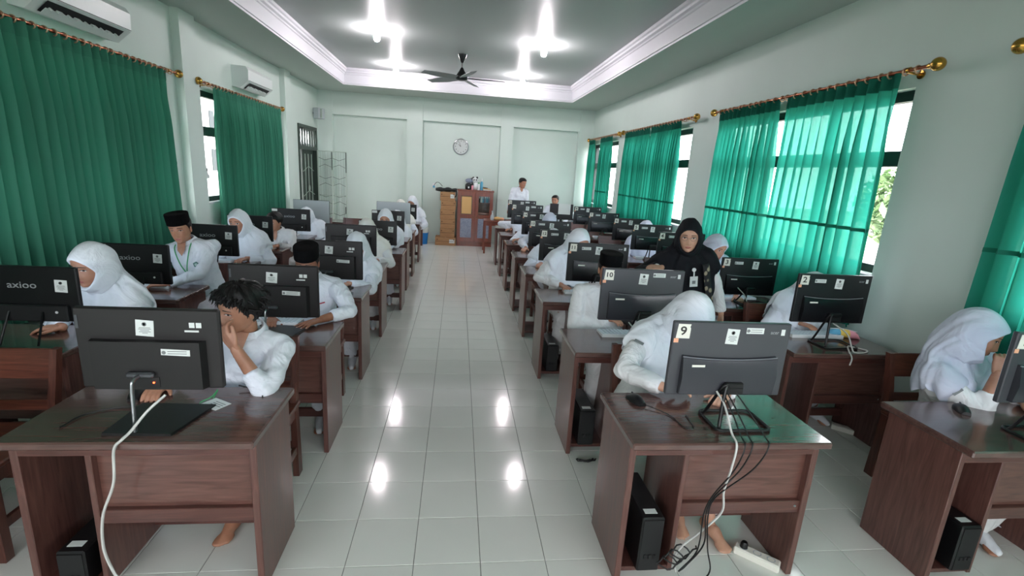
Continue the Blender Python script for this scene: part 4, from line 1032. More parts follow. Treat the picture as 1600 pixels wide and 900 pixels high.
        for i in range(15):
            t = i/14; row = []
            for k in range(na):
                a = 2*pi*k/na; z0 = hl(a)+(.006*sin(13*a)+.005*sin(7*a+1))*hair_len; z = z0+(.1115-z0)*(1-(1-t)**1.5)
                of = thick*min(1, t*5+.15)*(1+.25*hair_len*sin(11*a+6*t)*sin(5*a-3*t)); row.append(H(head_pt(a, min(z, .1105), of)+Vector((0, 0, of*.9*t)), hs))
            rows.append(row)
        m.grid(rows, wrap=True); m.add(rows[-1], [tuple(range(na))])
        if hair_len > .5:
            for q in range(150):
                a = rn.uniform(-pi, pi); z = rn.uniform(max(hl(a)+(.018 if cos(a) > 0 else 0), .0), .1); p = head_pt(a, z, thick*.9); tg = Vector((sin(a)*.5+rn.uniform(-.5, .5), -cos(a)*.7+rn.uniform(-.4, .4), -.45+rn.uniform(-.2, .5))).normalized()
                ln = rn.uniform(.025, .042); pts = [p, p+tg*ln*.5+Vector((sin(a), -cos(a), .4))*.006, p+tg*ln+Vector((0, 0, -.008))]
                m.tube([H(x_, hs) for x_ in pts], [.006, .0045, .0008], 5)
        B_(m, 'hair', M['hair'], 80)
        if kind == 'peci':
            m = MB(); n_ = 40; rows = []
            for (sc_, z) in ((1.0, .048), (1.03, .05), (1.05, .09), (1.055, .132), (1.03, .139), (.9, .14), (.45, .134)):
                rows.append([H((.0785*sc_*sin(2*pi*k/n_), -.004-.101*sc_*cos(2*pi*k/n_), z-.012*(1-cos(2*pi*k/n_))/2), hs) for k in range(n_)])
            m.grid(rows, wrap=True); m.add(rows[-1], [tuple(range(n_))]); B_(m, 'peci_cap', M['peci'], 45)
    if collar:
        m = MB(); m.add([TF((-.034, -.052, .012)), TF((.034, -.052, .012)), TF((.03, -.098, -.045)), TF((0, -.122, -.09)), TF((-.03, -.098, -.045)), TF((0, -.105, -.04)), TF((0, -.06, .015))], [(0, 6, 5, 4), (6, 1, 2, 5), (4, 5, 3), (5, 2, 3)]); B_(m, 'neckline', M[skin], 80)
        m = MB(); rows = [[], [], []]
        for k in range(33):
            a = -pi+2*pi*k/32; fr = abs(a)/pi     # a = 0 at the back
            ext = .05 if fr > .86 else .036
            c0 = TF((.057*sin(a), .012+.052*cos(a), .03-.035*fr)); c1 = TF((.066*sin(a), .012+.06*cos(a), .034-.035*fr)); c2 = TF((.088*sin(a), .012+.082*cos(a), .0-.03*fr-(.028 if fr > .8 else 0)))
            rows[0].append(c0); rows[1].append(c1); rows[2].append(c2)
        m.grid(rows); o = B_(m, 'collar', M[scol], 60); sd = o.modifiers.new('thickness', 'SOLIDIFY'); sd.thickness = .003
    return dict(root=root, O=O, H=H, TF=TF, S=S, E=E, W=W, B=B_, ank=ank, Pv=Pv, N=N, up=up, tx=tx, tb=tb)
def hc(tx_, ty_, Y, hs=.96, drop=.125, pitch=0):      # head centre from the pixel of its covered crown
    p = px_y(tx_, ty_, Y); return Vector((p.x, Y, p.z-drop*hs))
def run_jobs():
    dg = bpy.context.evaluated_depsgraph_get()
    done = [(bpy.data.meshes.new_from_object(o.evaluated_get(dg)), o, fin) for o, fin in JOBS]
    for me, o, fin in done:
        d = o.data; bpy.data.objects.remove(o); bpy.data.meshes.remove(d); fin(me)
    JOBS.clear()

# ------------------------------------------------------------------ who sits where
def farY(L, i): return L[i]+DD
def P(*a, **k): return person('person', *a, **k)
DOWN = dict(n=(0, 0, -1))
# left of the aisle
q = P(hc(372, 445, 2.27, drop=.118), -.62, .12, .17, (-1.06, 2.42, .5), 'hair', 'person with tousled black hair resting the face on one hand at the front left desk',
      rw=px_y(368, 545, 2.1), lw=Vector((-1.27, 2.13, .735)), rpole=(.35, -.5, -1), rpose=dict(d=(-.55, .05, .85), n=(.55, .8, .1), curl=(.55, .75, .5), spread=.2, thumb=(.5, .3), thumb_to=(.6, .5, .2), nails=True),
      tyaw=-.1, detail=2, collar=True, hair_len=1, eyes=.35, rsleeve=.5, socks=None, foot={-1: (-1.0, 2.14, .085), 1: (-.93, 2.3, .085)}, skin='skin', sw=.16)
L1P = q
q = P(hc(479, 379, 3.36, drop=.142), .0, .3, .05, (-.98, 3.42, .5), 'peci', 'person in a black cap, one hand spread on the second desk left of the aisle',
      rw=px_z(498, 500, ZT+.028), lw=Vector((-1.15, 3.1, .735)), rpole=(.9, .3, -.2), rpose=dict(d=(-.62, -.78, -.06), n=(0, 0, -1), curl=(.12, .1, .12), spread=.42, nails=True), detail=2, skin='skin3', sw=.165, rsleeve=.62, collar=True)
m = MB().box(q['TF']((.1, -.125, -.17)), (.045, .004, .008), .001, Matrix.Rotation(-.3, 3, 'Y')); q['B'](m, 'pocket_trim', M['red'], None)
P(hc(557, 365, 4.4), .0, .42, .0, (-.99, 4.46, .5), 'girl', 'person in white hijab hidden behind the third screen left of the aisle', rw=Vector((-.9, 4.12, .735)))
P(hc(573, 343, 5.47), .0, .4, .0, (-.99, 5.52, .5), 'girl', 'person in cream hijab and shirt behind the fourth screen left of the aisle', hcol='hijabc', scol='shirtw', rw=px_z(588, 407, .735))
P(hc(602, 328, 6.47), .0, .2, .0, (-.95, 6.5, .5), 'girl', 'person in white hijab facing front at the fifth desk left of the aisle', rw=px_z(606, 388, .735), lsleeve=.85)
P(hc(621, 330, 7.48), .0, .4, .0, (-.97, 7.5, .5), 'girl', 'person in white hijab mostly hidden at the sixth desk left of the aisle', rw=px_z(628, 364, .735), detail=0)
P(hc(626, 313, 8.45), .0, .2, .0, (-1.0, 8.42, .5), 'girl', 'person in cream hijab behind the pale monitor at the back left', hcol='hijabc', detail=1)
P(hc(644, 307, 9.68), -.3, .3, .05, (-.93, 9.7, .5), 'girl', 'person in white hijab at the farthest desk left of the aisle')
# along the left curtains
P(hc(139, 383, 3.02), -.3, .22, .1, (-2.12, 3.22, .5), 'girl', 'person in white hijab looking down at the left edge of the picture', lw=px_z(98, 511, .737), tyaw=-.1, detail=2, skin='skin', hs=1.0, lpose=dict(d=(-1, -.25, 0), n=(0, 0, -1)), lsleeve=.7)
LL3P = q = P(hc(279, 330, 4.12, drop=.142), .12, .2, -.08, (-2.08, 4.27, .5), 'peci', 'person in a black cap leaning sideways with a green lanyard and shirt badge', lw=Vector((-2.45, 3.85, .735)), rw=Vector((-2.2, 3.88, .74)), rpole=(1, .35, -.7), tyaw=.0, detail=2, skin='skin', collar=True, sw=.178, eyes=.25, rpose=dict(d=(-1, -.3, 0)))
P(hc(371, 329, 5.15), -.1, .12, -.04, (-2.08, 5.28, .5), 'girl', 'person in white hijab looking at the camera by the far left curtain', rw=px_z(385, 404, .737), eyes=.7, detail=2, skin='skin')
P(hc(428, 332, 6.2, drop=.118), -.35, .2, .1, (-2.12, 6.36, .5), 'hair', 'bareheaded person with short black hair in the row along the left curtains', rw=px_z(432, 384, .737), collar=True, hair_len=.4, scol='shirtw')
P(hc(478, 325, 7.22), .0, .35, .0, (-2.02, 7.22, .5), 'girl', 'person in white hijab hidden behind a screen in front of the far door', detail=0)
# right of the aisle
R9P = q = P(hc(1086, 462, 2.3), .25, .55, .05, (1.1, 2.44, .5), 'girl', 'person in white hijab bent behind the monitor numbered nine', lw=Vector((1.03, 2.07, .765)), rw=Vector((1.34, 2.06, .742)), lpole=(-1, .25, -.35), detail=2, hs=1.0, hemside=.3, socks=None, foot={1: (1.33, 2.0, .085), -1: (1.2, 2.1, .085)}, skin='skin2', scol='shirtw', tyaw=.05, hem=1.2, lpose=dict(d=(1, -.05, 0)), rpose=dict(d=(-.7, -.5, -.05), curl=(.7, .8, .5)))
P(hc(955, 392, 3.3, drop=.142), .0, .15, .0, (1.1, 3.38, .5), 'peci', 'person in a black cap behind the monitor numbered ten', lw=px_z(945, 497, .74), lpole=(-1, .1, -.35), detail=2, skin='skin', scol='shirtw', sw=.175, lpose=dict(d=(.8, -.6, 0)))
P(hc(907, 359, 4.42), .35, .32, .08, (1.06, 4.5, .5), 'girl', 'person in white hijab behind the monitor numbered eleven', lw=px_z(878, 446, .742), lpole=(-1, .2, -.3), scol='shirtw', detail=2, lpose=dict(d=(.2, -1, 0)))
P(Vector((1.12, 5.5, 1.0)), .1, .5, .0, (1.15, 5.58, .5), 'girl', 'person in white hijab hidden behind the monitor numbered twelve with one hand on a mouse', lw=px_z(846, 412, .742), detail=0, lpose=dict(d=(-.5, -1, 0)))
P(hc(860, 334, 6.52), .1, .35, .0, (1.22, 6.56, .5), 'girl', 'person in white hijab behind the monitor numbered thirteen', lw=px_z(822, 388, .742), hcol='hijabg', lpose=dict(d=(-.5, -1, 0)))
P(Vector((1.2, 7.55, 1.0)), .0, .45, .0, (1.2, 7.62, .5), 'hair', 'person hidden behind the monitor numbered fourteen with one hand on the desk', lw=px_z(811, 374, .742), detail=0, lpose=dict(d=(-.9, -.6, 0)))
P(Vector((1.16, 8.56, 1.0)), .0, .45, .0, (1.16, 8.64, .5), 'hair', 'person hidden behind the monitor numbered fifteen with one hand on the desk', lw=px_z(799, 358, .742), detail=0, lpose=dict(d=(-.9, -.6, 0)))
# along the right windows
RR1P = q = P(hc(1537, 488, 2.14), .68, .32, .14, (2.88, 2.27, .5), 'girl', 'person in grey-white hijab resting the cheek on a fist at the right picture edge', lw=px_y(1560, 583, 2.0), rw=Vector((2.95, 2.0, .74)), lpole=(.1, -.3, -1), tyaw=.35, detail=2, hcol='hijabg', scol='shirtw', hs=1.0, hem=.7, hemside=.0, skin='skin', lsleeve=.55, lpose=dict(d=(.12, .08, 1), n=(.6, .75, 0), curl=(1.1, 1.3, .9), spread=.03, thumb=(.4, .5), thumb_to=(.8, -.5, 0)))
P(hc(1276, 428, 3.36), .05, .45, .0, (2.6, 3.42, .5), 'girl', 'person in white hijab hidden behind the monitor numbered two', lw=px_z(1250, 505, .74), lpole=(-1, .2, -.4), foot={1: (2.82, 3.2, .085), -1: (2.62, 3.26, .085)}, tyaw=.1, hem=.8)
P(hc(1122, 368, 4.32), .3, .3, .08, (2.5, 4.42, .5), 'girl', 'person in grey-white hijab looking down behind the monitor numbered three', hcol='hijabg', detail=2)
P(hc(1011, 346, 6.46), .0, .4, .0, (2.62, 6.5, .5), 'girl', 'person in grey-white hijab behind the monitor numbered five', hcol='hijabg', detail=0)
TP = q = P(hc(1080, 346, 3.7), -.42, .14, -.03, (1.93, 3.76, .78), 'girl', 'standing person in black hijab and patterned shawl leaning over the desks', lw=px_y(1034, 418, 3.62), rw=px_y(1127, 492, 3.66), rpole=(.9, .35, -.3), lpole=(-.9, -.1, -.6), stand=True, detail=2, hcol='hijabk', scol='shirtw', skin='skin2', tyaw=-.12, hs=1.03, hem=2.6, hemside=.5, eyes=.6, lpose=dict(d=(-1, -.2, .05), n=(0, .3, -1)), rpose=dict(d=(-.1, -.2, -1), n=(-1, 0, 0), thumb_to=(0, -1, 0)), sw=.165)
P(hc(817, 278, 10.95, drop=.118), .55, .25, .0, (1.33, 11.0, .88), 'hair', 'standing person in white shirt looking down at the back of the room', lw=Vector((1.12, 10.8, .86)), stand=True, collar=True, scol='shirt', rw=Vector((1.5, 10.75, .9)), socks='blk')
P(hc(868, 305, 10.78, drop=.118), -.5, .1, .0, (2.12, 10.85, .52), 'hair', 'seated person with short hair at the back right corner', collar=True, skin='skin', scol='shirt')

# badges, lanyard, shawl, spectacles
def disc(q, c, R_, r, m, name, n=20, sides=None):
    b = MB().lathe([(r, 0), (r, .002)], c, sides or n, R=R_); return q['B'](b, name, m, None)
q = LL3P; TF = q['TF']; RT = Matrix((TF.x, TF.u, -TF.b)).transposed()
disc(q, TF((.1, -.152, -.165)), RT, .026, M['emblem'], 'badge', sides=5); disc(q, TF((.1, -.1545, -.165)), RT, .014, M['emblemw'], 'badge_centre', sides=5)
for s in (-1, 1):
    b = MB().tube(spline([TF((s*.06, .03, .0)), TF((s*.062, -.07, -.03)), TF((s*.03, -.135, -.14)), TF((-.005, -.14, -.235))], 6), .0045, 6); q['B'](b, 'lanyard', M['green'], 60)
b = MB().box(TF((-.006, -.142, -.255)), (.022, .004, .03), .002); q['B'](b, 'card_clip', M['steelgrey'], None)
for q, s in ((R9P, -1), (RR1P, -1)):
    S, E = q['S'][s], q['E'][s]; p = S.lerp(E, .42); ax = (E-S).normalized(); o = Vector((-.55, -.8, .25)); o = (o-ax*o.dot(ax)).normalized(); R_ = Matrix((ax, o.cross(ax), o)).transposed()
    b = MB().box(p+o*.069, (.018, .05, .004), .002, R_); q['B'](b, 'sleeve_patch', M['ink'], None)
q = TP; TF = q['TF']
rows = [[TF((.06+.05*t+.06*u, -.188-.004*sin(9*t)+.03*u, -.08-.33*t)) for u in (0, .35, .7, 1)] for t in [i/12 for i in range(13)]]
b = MB(); b.grid(rows); o = q['B'](b, 'patterned_scarf_end', M['shawl'], 80); sd = o.modifiers.new('thickness', 'SOLIDIFY'); sd.thickness = .005
rows = [[TF((-.16+.05*u-.01*t, -.17, -.15-.26*t)) for u in (0, .5, 1)] for t in [i/8 for i in range(9)]]
b = MB(); b.grid(rows); o = q['B'](b, 'patterned_scarf_edge', M['shawl'], 80); sd = o.modifiers.new('thickness', 'SOLIDIFY'); sd.thickness = .004
RT = Matrix((TF.x, TF.u, -TF.b)).transposed()
b = MB().box(TF((.0, -.186, -.215)), (.062, .085, .003), .002, RT); q['B'](b, 'name_card', M['paper'], None)
b = MB().box(TF((.0, -.189, -.22)), (.026, .026, .001), 0, RT); q['B'](b, 'card_photo', M['ink'], None)
b = MB().lathe([(.016, 0), (.016, .006)], TF((.0, -.178, -.12)), 16, R=RT); q['B'](b, 'badge_reel', M['paper'], None)
b = MB().tube([TF((.0, -.184, -.135)), TF((.0, -.186, -.175))], .006, 6); q['B'](b, 'card_strap', M['paper'], 60)
E_, W_, S_ = q['E'][-1], q['W'][-1], q['S'][-1]
b = MB(); b.tube(spline([S_, S_.lerp(E_, .5)+Vector((0, -.01, .005)), E_, E_.lerp(W_, .45), E_.lerp(W_, .86)], 5), [.085]*5+[.078]*5+[.072]*5+[.064]*6, 16); q['B'](b, 'shawl_drape', M['hijabk'], 60)
H = q['H']
b = MB()
for s in (-1, 1): b.tube([H(face_pt(s*.031+.021*cos(2*pi*k/20), .003+.017*sin(2*pi*k/20), 0)+Vector((0, -.008-.004*(1-abs(cos(2*pi*k/20))), 0)), 1.03) for k in range(20)], .0011, 5, closed=True)
b.tube([H((-.01, -.1, .006), 1.03), H((0, -.104, .008), 1.03), H((.01, -.1, .006), 1.03)], .0011, 5)
q['B'](b, 'spectacles', M['steelgrey'], 60)
run_jobs()

# ------------------------------------------------------------------ things on and under the desks
for i, lb in enumerate(['10', '11', '12', '13', '14', '15']):
    keyboard(XRd+.45, YRs[i+1]+.36, ZT, 'white keyboard behind the monitor numbered %s' % NUM[int(lb)])
for i, lb in enumerate(['2', '3', '4', '5', '6', '7']):
    keyboard(XRRd+.40, YRRs[i+1]+.38, ZT, 'white keyboard behind the monitor numbered %s' % NUM[int(lb)])
for i in range(1, 5): keyboard(XLd+.42, YLs[i]+.41, ZT, 'keyboard on the %s desk left of the aisle' % ordn[i], white=True)
for i in range(2, 6): keyboard(XLLd+.45, YLLs[i]+.38, ZT, 'keyboard on the %s desk along the left curtains' % ordn[i])
g = px_z(993, 627, ZT); mouse(g.x, g.y, ZT, .3, 'black mouse alone at the left corner of the front right desk')
g = px_z(1502, 642, ZT); mouse(g.x, g.y, ZT, -.5, 'black mouse in front of the person resting on a fist')
for i, (x, y) in enumerate([(886, 449), (845, 415)]): g = px_z(x, y, ZT); mouse(g.x, g.y-.05, ZT, .0, 'black mouse under the hand at the desk of monitor %s' % NUM[11+i])
g = px_z(970, 506, ZT); mouse(g.x+.05, g.y-.0, ZT, .5, 'black mouse at the desk of monitor ten')
g = px_z(180, 626, ZT); mouse(-1.33, 2.06, ZT, .2, 'black mouse behind the front left screen')
def case(x, y, z, label, w_=.1, d_=.33, h_=.27):
    r = empty('slim_computer_case', (x, y, z), 0, label, 'computer case', 'black cases in the desk cubbies')
    MB().span(-w_/2, w_/2, 0, d_, 0, h_, .006).build('shell', M['blk'], r)
    sheet(r, 'front_plate', -w_/2+.006, w_/2-.006, .01, h_-.01, -.0005, M['blk2'], .003)
    MB().span(-.03, .025, .03, .06, h_, h_+.0012).build('white_sticker', M['paper'], r)
    for k in range(3): MB().box((-.02+.02*k, -.005, h_*.3), (.014, .008, .02), .002).build('socket', M['blk2'], r)
    return r
case(XRd+.15, YRs[0]+.03, .068, 'black slim case in the cubby of the front right desk')
case(XRd+.13, YRs[1]+.04, .068, 'black slim case in the cubby of the desk of monitor ten', h_=.24)
case(XLd+.17, YLs[0]+.03, .068, 'black slim case in the cubby of the front left desk', h_=.16)
case(XRRd+.16, YRRs[0]+.04, .068, 'black slim case in the cubby of the desk at the right picture edge', h_=.24)
case(XRd+.13, YRs[2]+.06, .068, 'black slim case in the cubby of the desk of monitor eleven', h_=.24)
def cable(pts, r, m, label, name='cable'):
    o = Vector(pts[0]); b = MB().tube(spline(pts, 8), r, 6); return tag(b.build(name, m, smooth=60, origin=o), label, 'cable', 'cables hanging from the desks')
Y0 = YLs[0]
cable([(-1.06, Y0+.1, .85), (-1.11, Y0+.07, .80), (-1.15, Y0+.03, .74), (-1.165, Y0+.0, .722), (-1.185, Y0-.014, .69), (-1.2, Y0-.016, .56), (-1.255, Y0-.012, .42), (-1.27, Y0-.012, .28), (-1.25, Y0-.01, .17), (-1.24, Y0+.0, .13)], .0052, M['white_cable'], 'white cable hanging down the front of the front left desk')
cable([(-1.2, Y0+.25, ZT+.006), (-1.32, Y0+.26, ZT+.005), (-1.42, Y0+.2, ZT+.005), (-1.44, Y0+.1, ZT+.005)], .003, M['black_cable'], 'thin black cable looped on the front left desk')
cable([(-.72-.1, Y0+.36, ZT+.004), (-.85, Y0+.42, ZT+.004), (-.95, Y0+.44, ZT+.02)], .003, M['black_cable'], 'thin black cable at the right end of the front left desk')
Y9 = YRs[0]
cable([(1.145, Y9+.165, .865), (1.165, Y9+.12, .82), (1.17, Y9+.05, .735), (1.165, Y9-.008, .705), (1.155, Y9-.014, .6), (1.14, Y9-.016, .5), (1.145, Y9-.018, .40), (1.06, Y9-.018, .3), (1.0, Y9-.016, .24), (.97, Y9-.012, .17), (.985, Y9-.02, .11)], .0046, M['white_cable'], 'white cable hanging down the front of the desk of monitor nine')
for k, (dx, lb) in enumerate([(.02, 'first thin black cable hanging beside the white cable of monitor nine'), (.045, 'second thin black cable hanging beside the white cable of monitor nine'), (.1, 'black cable curving from the right of monitor nine down to the floor')]):
    cable([(1.16+dx*.7, Y9+.165, .865), (1.17+dx, Y9+.1, .8), (1.175+dx*1.3, Y9+.03, .73), (1.175+dx*1.3, Y9-.01, .70), (1.15+dx, Y9-.016, .6), (1.09+.01*k, Y9-.02, .48), (1.06+.01*k, Y9-.03, .4), (1.06+.02*k, Y9-.035, .28-.02*k), (1.05-.03*k if k < 2 else 1.13, Y9-.03, .2-.05*k), (.99 if k < 2 else 1.02, Y9-.03, .12 if k < 2 else .012)], .0032, M['black_cable'], lb)
b = [Vector((.93+.05*cos(a)+.004*a, Y9-.022-.012*sin(3*a), .15+.035*sin(a)+.004*a)) for a in [k*.5 for k in range(40)]]
tag(MB().tube(b, .0035, 6).build('cable', M['black_cable'], smooth=60, origin=b[0]), 'coiled black cable bundle on the case under monitor nine', 'cable', 'cables hanging from the desks')
b = [Vector((.83+.05*cos(a)+.003*a, YRs[1]-.03-.03*abs(sin(a)), .012+.012*abs(sin(a*1.3)))) for a in [k*.5 for k in range(30)]]
tag(MB().tube(b, .004, 6).build('cable', M['black_cable'], smooth=60, origin=b[0]), 'coiled black cable on the floor by the desk of monitor ten', 'cable', 'cables hanging from the desks')
Y2 = YRRs[1]
cable([(2.56, Y2+.165, .87), (2.62, Y2+.1, .82), (2.64, Y2+.06, .74), (2.63, Y2+.02, .718), (2.7, Y2+.02, .716), (2.76, Y2+.06, .716), (2.72, Y2+.12, .716), (2.65, Y2+.1, .73), (2.6, Y2+.03, .72), (2.59, Y2-.014, .69), (2.585, Y2-.016, .64)], .0048, M['white_cable'], 'white looped cable hanging from the desk of monitor two')
cable([(2.5, YRRs[2]+.165, .86), (2.54, YRRs[2]+.1, .8), (2.55, YRRs[2]+.04, .72), (2.6, YRRs[2]+.02, .716), (2.7, YRRs[2]+.1, .716)], .0045, M['white_cable'], 'white cable below the monitor numbered three')
cable([(1.10, YRs[1]+.165, .86), (1.14, YRs[1]+.1, .8), (1.15, YRs[1]+.03, .72), (1.155, YRs[1]-.014, .69), (1.155, YRs[1]-.016, .6)], .0045, M['white_cable'], 'white cable below the monitor numbered ten')
cable([(-2.36, YLLs[1]+.17, .81), (-2.42, YLLs[1]+.08, .75), (-2.45, YLLs[1]+.02, .718)], .006, M['white_cable'], 'white plug lead on the desk at the left picture edge')
cable([(.9, 1.98, ZT+.012), (.98, 1.9, ZT+.004), (1.0, 1.8, ZT+.004), (1.04, 1.78, ZT+.004), (1.06, 1.9, ZT+.004)], .0022, M['black_cable'], 'mouse lead on the desk of monitor nine')
# paper card with green ribbon
c = px_z(337, 632, ZT); r = empty('name_card', (c.x, c.y, ZT), -.55, 'white card with a green ribbon lying on the front left desk', 'card')
MB().span(-.05, .05, -.035, .035, .001, .003).build('card', M['paper'], r)
MB().tube(spline([(-.045, .02, .008), (-.05, .045, .035), (-.04, .01, .02), (-.055, -.03, .006), (-.02, -.045, .006), (.02, -.04, .006), (-.01, -.02, .006)], 5), .0035, 6, flat=.5).build('ribbon', M['green'], r, smooth=60)
m = MB()
for k in range(3): m.box((.012, .015-.012*k, .0034), (.06, .003, .0006))
m.build('print', M['ink'], r)
# pen on the third left desk
r = empty('pen', (-.86, 3.86, ZT), .5, 'dark pen on the third desk left of the aisle', 'pen'); MB().tube([(-.05, 0, .006), (.045, 0, .006), (.06, 0, .006)], [.005, .005, .0015], 8).build('barrel', M['blk'], r, smooth=50); MB().tube([(-.055, 0, .006), (-.02, 0, .006)], .006, 8).build('cap', M['blk2'], r, smooth=50)
# pencil case
c = px_z(1322, 527, ZT); r = empty('pencil_case', (c.x-.03, c.y, ZT), -.35, 'soft blue, yellow and pink pencil case beside monitor two', 'pencil case')
for x0, x1, mm in ((-.1, -.03, 'blue'), (-.03, .03, 'yel'), (.03, .1, 'pink')):
    b = MB(); P_ = []
    for i in range(7):
        x = x0+(x1-x0)*i/6; t = x/.1; h = .062*(1-.35*t*t)*(1-.6*max(0, abs(t)-.85)/.15); P_.append([(x, .042*cos(2*pi*k/14)*(1-.2*t*t), h*.5+h*.5*sin(2*pi*k/14)) for k in range(14)])
    b.grid(P_, wrap=True); b.add(P_[0], [tuple(range(14))[::-1]]); b.add(P_[-1], [tuple(range(14))]); b.build('fabric_panel', M[mm], r, smooth=60)
MB().tube([(-.09, 0, .056), (0, 0, .064), (.09, 0, .05)], .003, 6).build('zip', M['wht'], r, smooth=60)
# power strip
c = px_z(1200, 880, 0); r = empty('power_strip', (c.x-.05, c.y+.02, 0), -.75, 'cream power strip on the floor under the desk of monitor nine', 'power strip')
MB().box((0, 0, .02), (.2, .055, .04), .006).build('housing', M['cream'], r)
for k in range(3): MB().lathe([(.019, .038), (.019, .0405), (.015, .0405), (.014, .036)], (-.06+.06*k, 0, 0), 16).build('socket', M['whtgrey'], r, smooth=40)
MB().lathe([(.017, .037), (.017, .06), (.012, .07)], (-.06, 0, 0), 14).build('plug', M['blk'], r, smooth=40)
c = px_z(1325, 676, 0); r = empty('power_strip', (c.x, c.y, 0), -.75, 'cream power strip on the floor under the desk of monitor two', 'power strip')
MB().box((0, 0, .02), (.22, .055, .04), .006).build('housing', M['cream'], r); MB().lathe([(.019, .038), (.019, .0405), (.015, .0405)], (.05, 0, 0), 14).build('socket', M['whtgrey'], r, smooth=40)

# ------------------------------------------------------------------ back of the room
CX0, CX1, CY0, CY1, CZ = .0, .81, 11.22, 11.6, 1.29
r = empty('wooden_cabinet', ((CX0+CX1)/2, CY0, 0), 0, 'reddish wooden two-door cabinet with glass panes against the back wall', 'cabinet'); W_ = CX1-CX0; D_ = CY1-CY0
b = MB(); b.span(-W_/2, -W_/2+.025, .02, D_, 0, CZ-.03); b.span(W_/2-.025, W_/2, .02, D_, 0, CZ-.03); b.span(-W_/2, W_/2, D_-.015, D_, 0, CZ-.03); b.span(-W_/2, W_/2, .02, D_, .08, .105); b.span(-W_/2, W_/2, .03, .05, 0, .08); b.build('carcass', M['cabwood'], r)
MB().span(-W_/2-.015, W_/2+.015, -.005, D_, CZ-.03, CZ, .004).build('top_board', M['cabwood'], r)
b = MB(); b.span(-W_/2+.025, W_/2-.025, .03, D_-.02, .76, .78); b.span(-W_/2+.025, W_/2-.025, .03, D_-.02, 1.0, 1.015); b.build('shelf', M['cabwood'], r)
for s in (-1, 1):
    x0, x1 = (-W_/2+.005, -.003) if s < 0 else (.003, W_/2-.005); z0, z1, zm = .11, CZ-.035, .69
    b = MB(); b.span(x0, x0+.07, 0, .022, z0, z1, .002); b.span(x1-.07, x1, 0, .022, z0, z1, .002)
    for za, zb in ((z0, z0+.09), (zm-.045, zm+.045), (z1-.1, z1)): b.span(x0+.07, x1-.07, .001, .021, za, zb)
    d = b.build('door', M['cabwood'], r)
    MB().span(x0+.07, x1-.07, .009, .013, zm+.045, z1-.1).build('pane', M['glass'], d)
    MB().span(x0+.07, x1-.07, .008, .014, z0+.09, zm-.045).build('cloth_panel', M['bluepanel'], d)
    MB().ball((x1-.035 if s < 0 else x0+.035, -.012, .68), .012, 10, 8).build('knob', M['brass'], d, smooth=60)
    if s < 0: MB().span(x0+.09, x1-.085, .004, .006, zm+.06, z1-.12).build('paper_lining', M['tanpaper'], d)
for k, (x, mm) in enumerate([(.5, 'blk'), (.545, 'paper'), (.58, 'blue'), (.63, 'bluepanel'), (.675, 'blue'), (.72, 'bluepanel')]):
    rr = empty('binder', (CX0+x, CY0+.08, 1.0152), 0, '%s on the upper cabinet shelf, %s from the left' % (['black binder', 'white binder', 'blue binder', 'grey-blue binder', 'blue binder', 'grey-blue binder'][k], ordn[k].replace('nearest', 'first')), 'binder', 'binders in the cabinet')
    MB().span(-.018, .018, 0, .2, 0, .19).build('cover', M[mm], rr); MB().box((0, -.001, .12), (.022, .002, .05)).build('spine_label', M['paper'], rr)
# things on the cabinet
def thing1(name, label, cat, loc, parts, group=None):
    r = empty(name, loc, 0, label, cat, group)
    for nm, mb, mm in parts: mb.build(nm, M[mm], r, smooth=50)
    return r
zc = CZ
thing1('pot', 'dark pot with a handle on top of the cabinet', 'pot', (.24, 11.36, zc), [('bowl', MB().lathe([(.06, 0), (.075, .02), (.078, .1), (.07, .12)], n=20), 'blk'), ('label_sticker', MB().box((0, -.079, .05), (.03, .002, .04)), 'paper'), ('lid', MB().lathe([(.074, .12), (.05, .14), (.01, .15)], n=20), 'steelgrey')])
thing1('cloth_bundle', 'grey and purple bundle piled on the pot on the cabinet', 'bundle', (.26, 11.38, zc+.15), [('cloth', MB().ball((0, 0, .05), .09, 14, 10, (1.1, .8, .6)), 'bluepanel'), ('fold', MB().ball((.06, -.02, .08), .05, 10, 8, (1, .8, .8)), 'steelgrey')])
thing1('toy', 'white and black stuffed toy sitting on the cabinet', 'toy', (.39, 11.34, zc), [('torso', MB().ball((0, 0, .09), .075, 14, 10, (.85, .8, 1.2)), 'wht'), ('face', MB().ball((-.01, -.01, .22), .06, 14, 10), 'wht'), ('ear', MB().ball((-.05, -.0, .27), .024, 10, 8), 'blk'), ('ear', MB().ball((.035, -.0, .275), .024, 10, 8), 'blk'), ('eye_patch', MB().ball((-.03, -.06, .225), .016, 8, 6), 'blk'), ('eye_patch', MB().ball((.015, -.062, .225), .016, 8, 6), 'blk'), ('arm', MB().ball((-.065, -.03, .12), .03, 8, 6, (1, 1, 1.6)), 'blk')])
thing1('bottle', 'pink bottle on the cabinet beside the stuffed toy', 'bottle', (.325, 11.3, zc), [('flask', MB().lathe([(.02, 0), (.022, .01), (.022, .09), (.01, .11)], n=14), 'pink'), ('cap', MB().lathe([(.011, .11), (.011, .13)], n=12), 'wht')], 'bottles on the cabinet')
thing1('bottle', 'tall light blue spray bottle on the cabinet', 'bottle', (.535, 11.33, zc), [('flask', MB().lathe([(.03, 0), (.032, .02), (.032, .17), (.012, .2)], n=16), 'blue'), ('cap', MB().lathe([(.013, .2), (.013, .24), (.02, .245), (.02, .262)], n=12), 'wht')], 'bottles on the cabinet')
thing1('bottle', 'white bottle with green cap on the cabinet', 'bottle', (.47, 11.33, zc), [('flask', MB().lathe([(.025, 0), (.027, .02), (.027, .12), (.012, .14)], n=16), 'wht'), ('cap', MB().lathe([(.014, .14), (.014, .175)], n=12), 'green')], 'bottles on the cabinet')
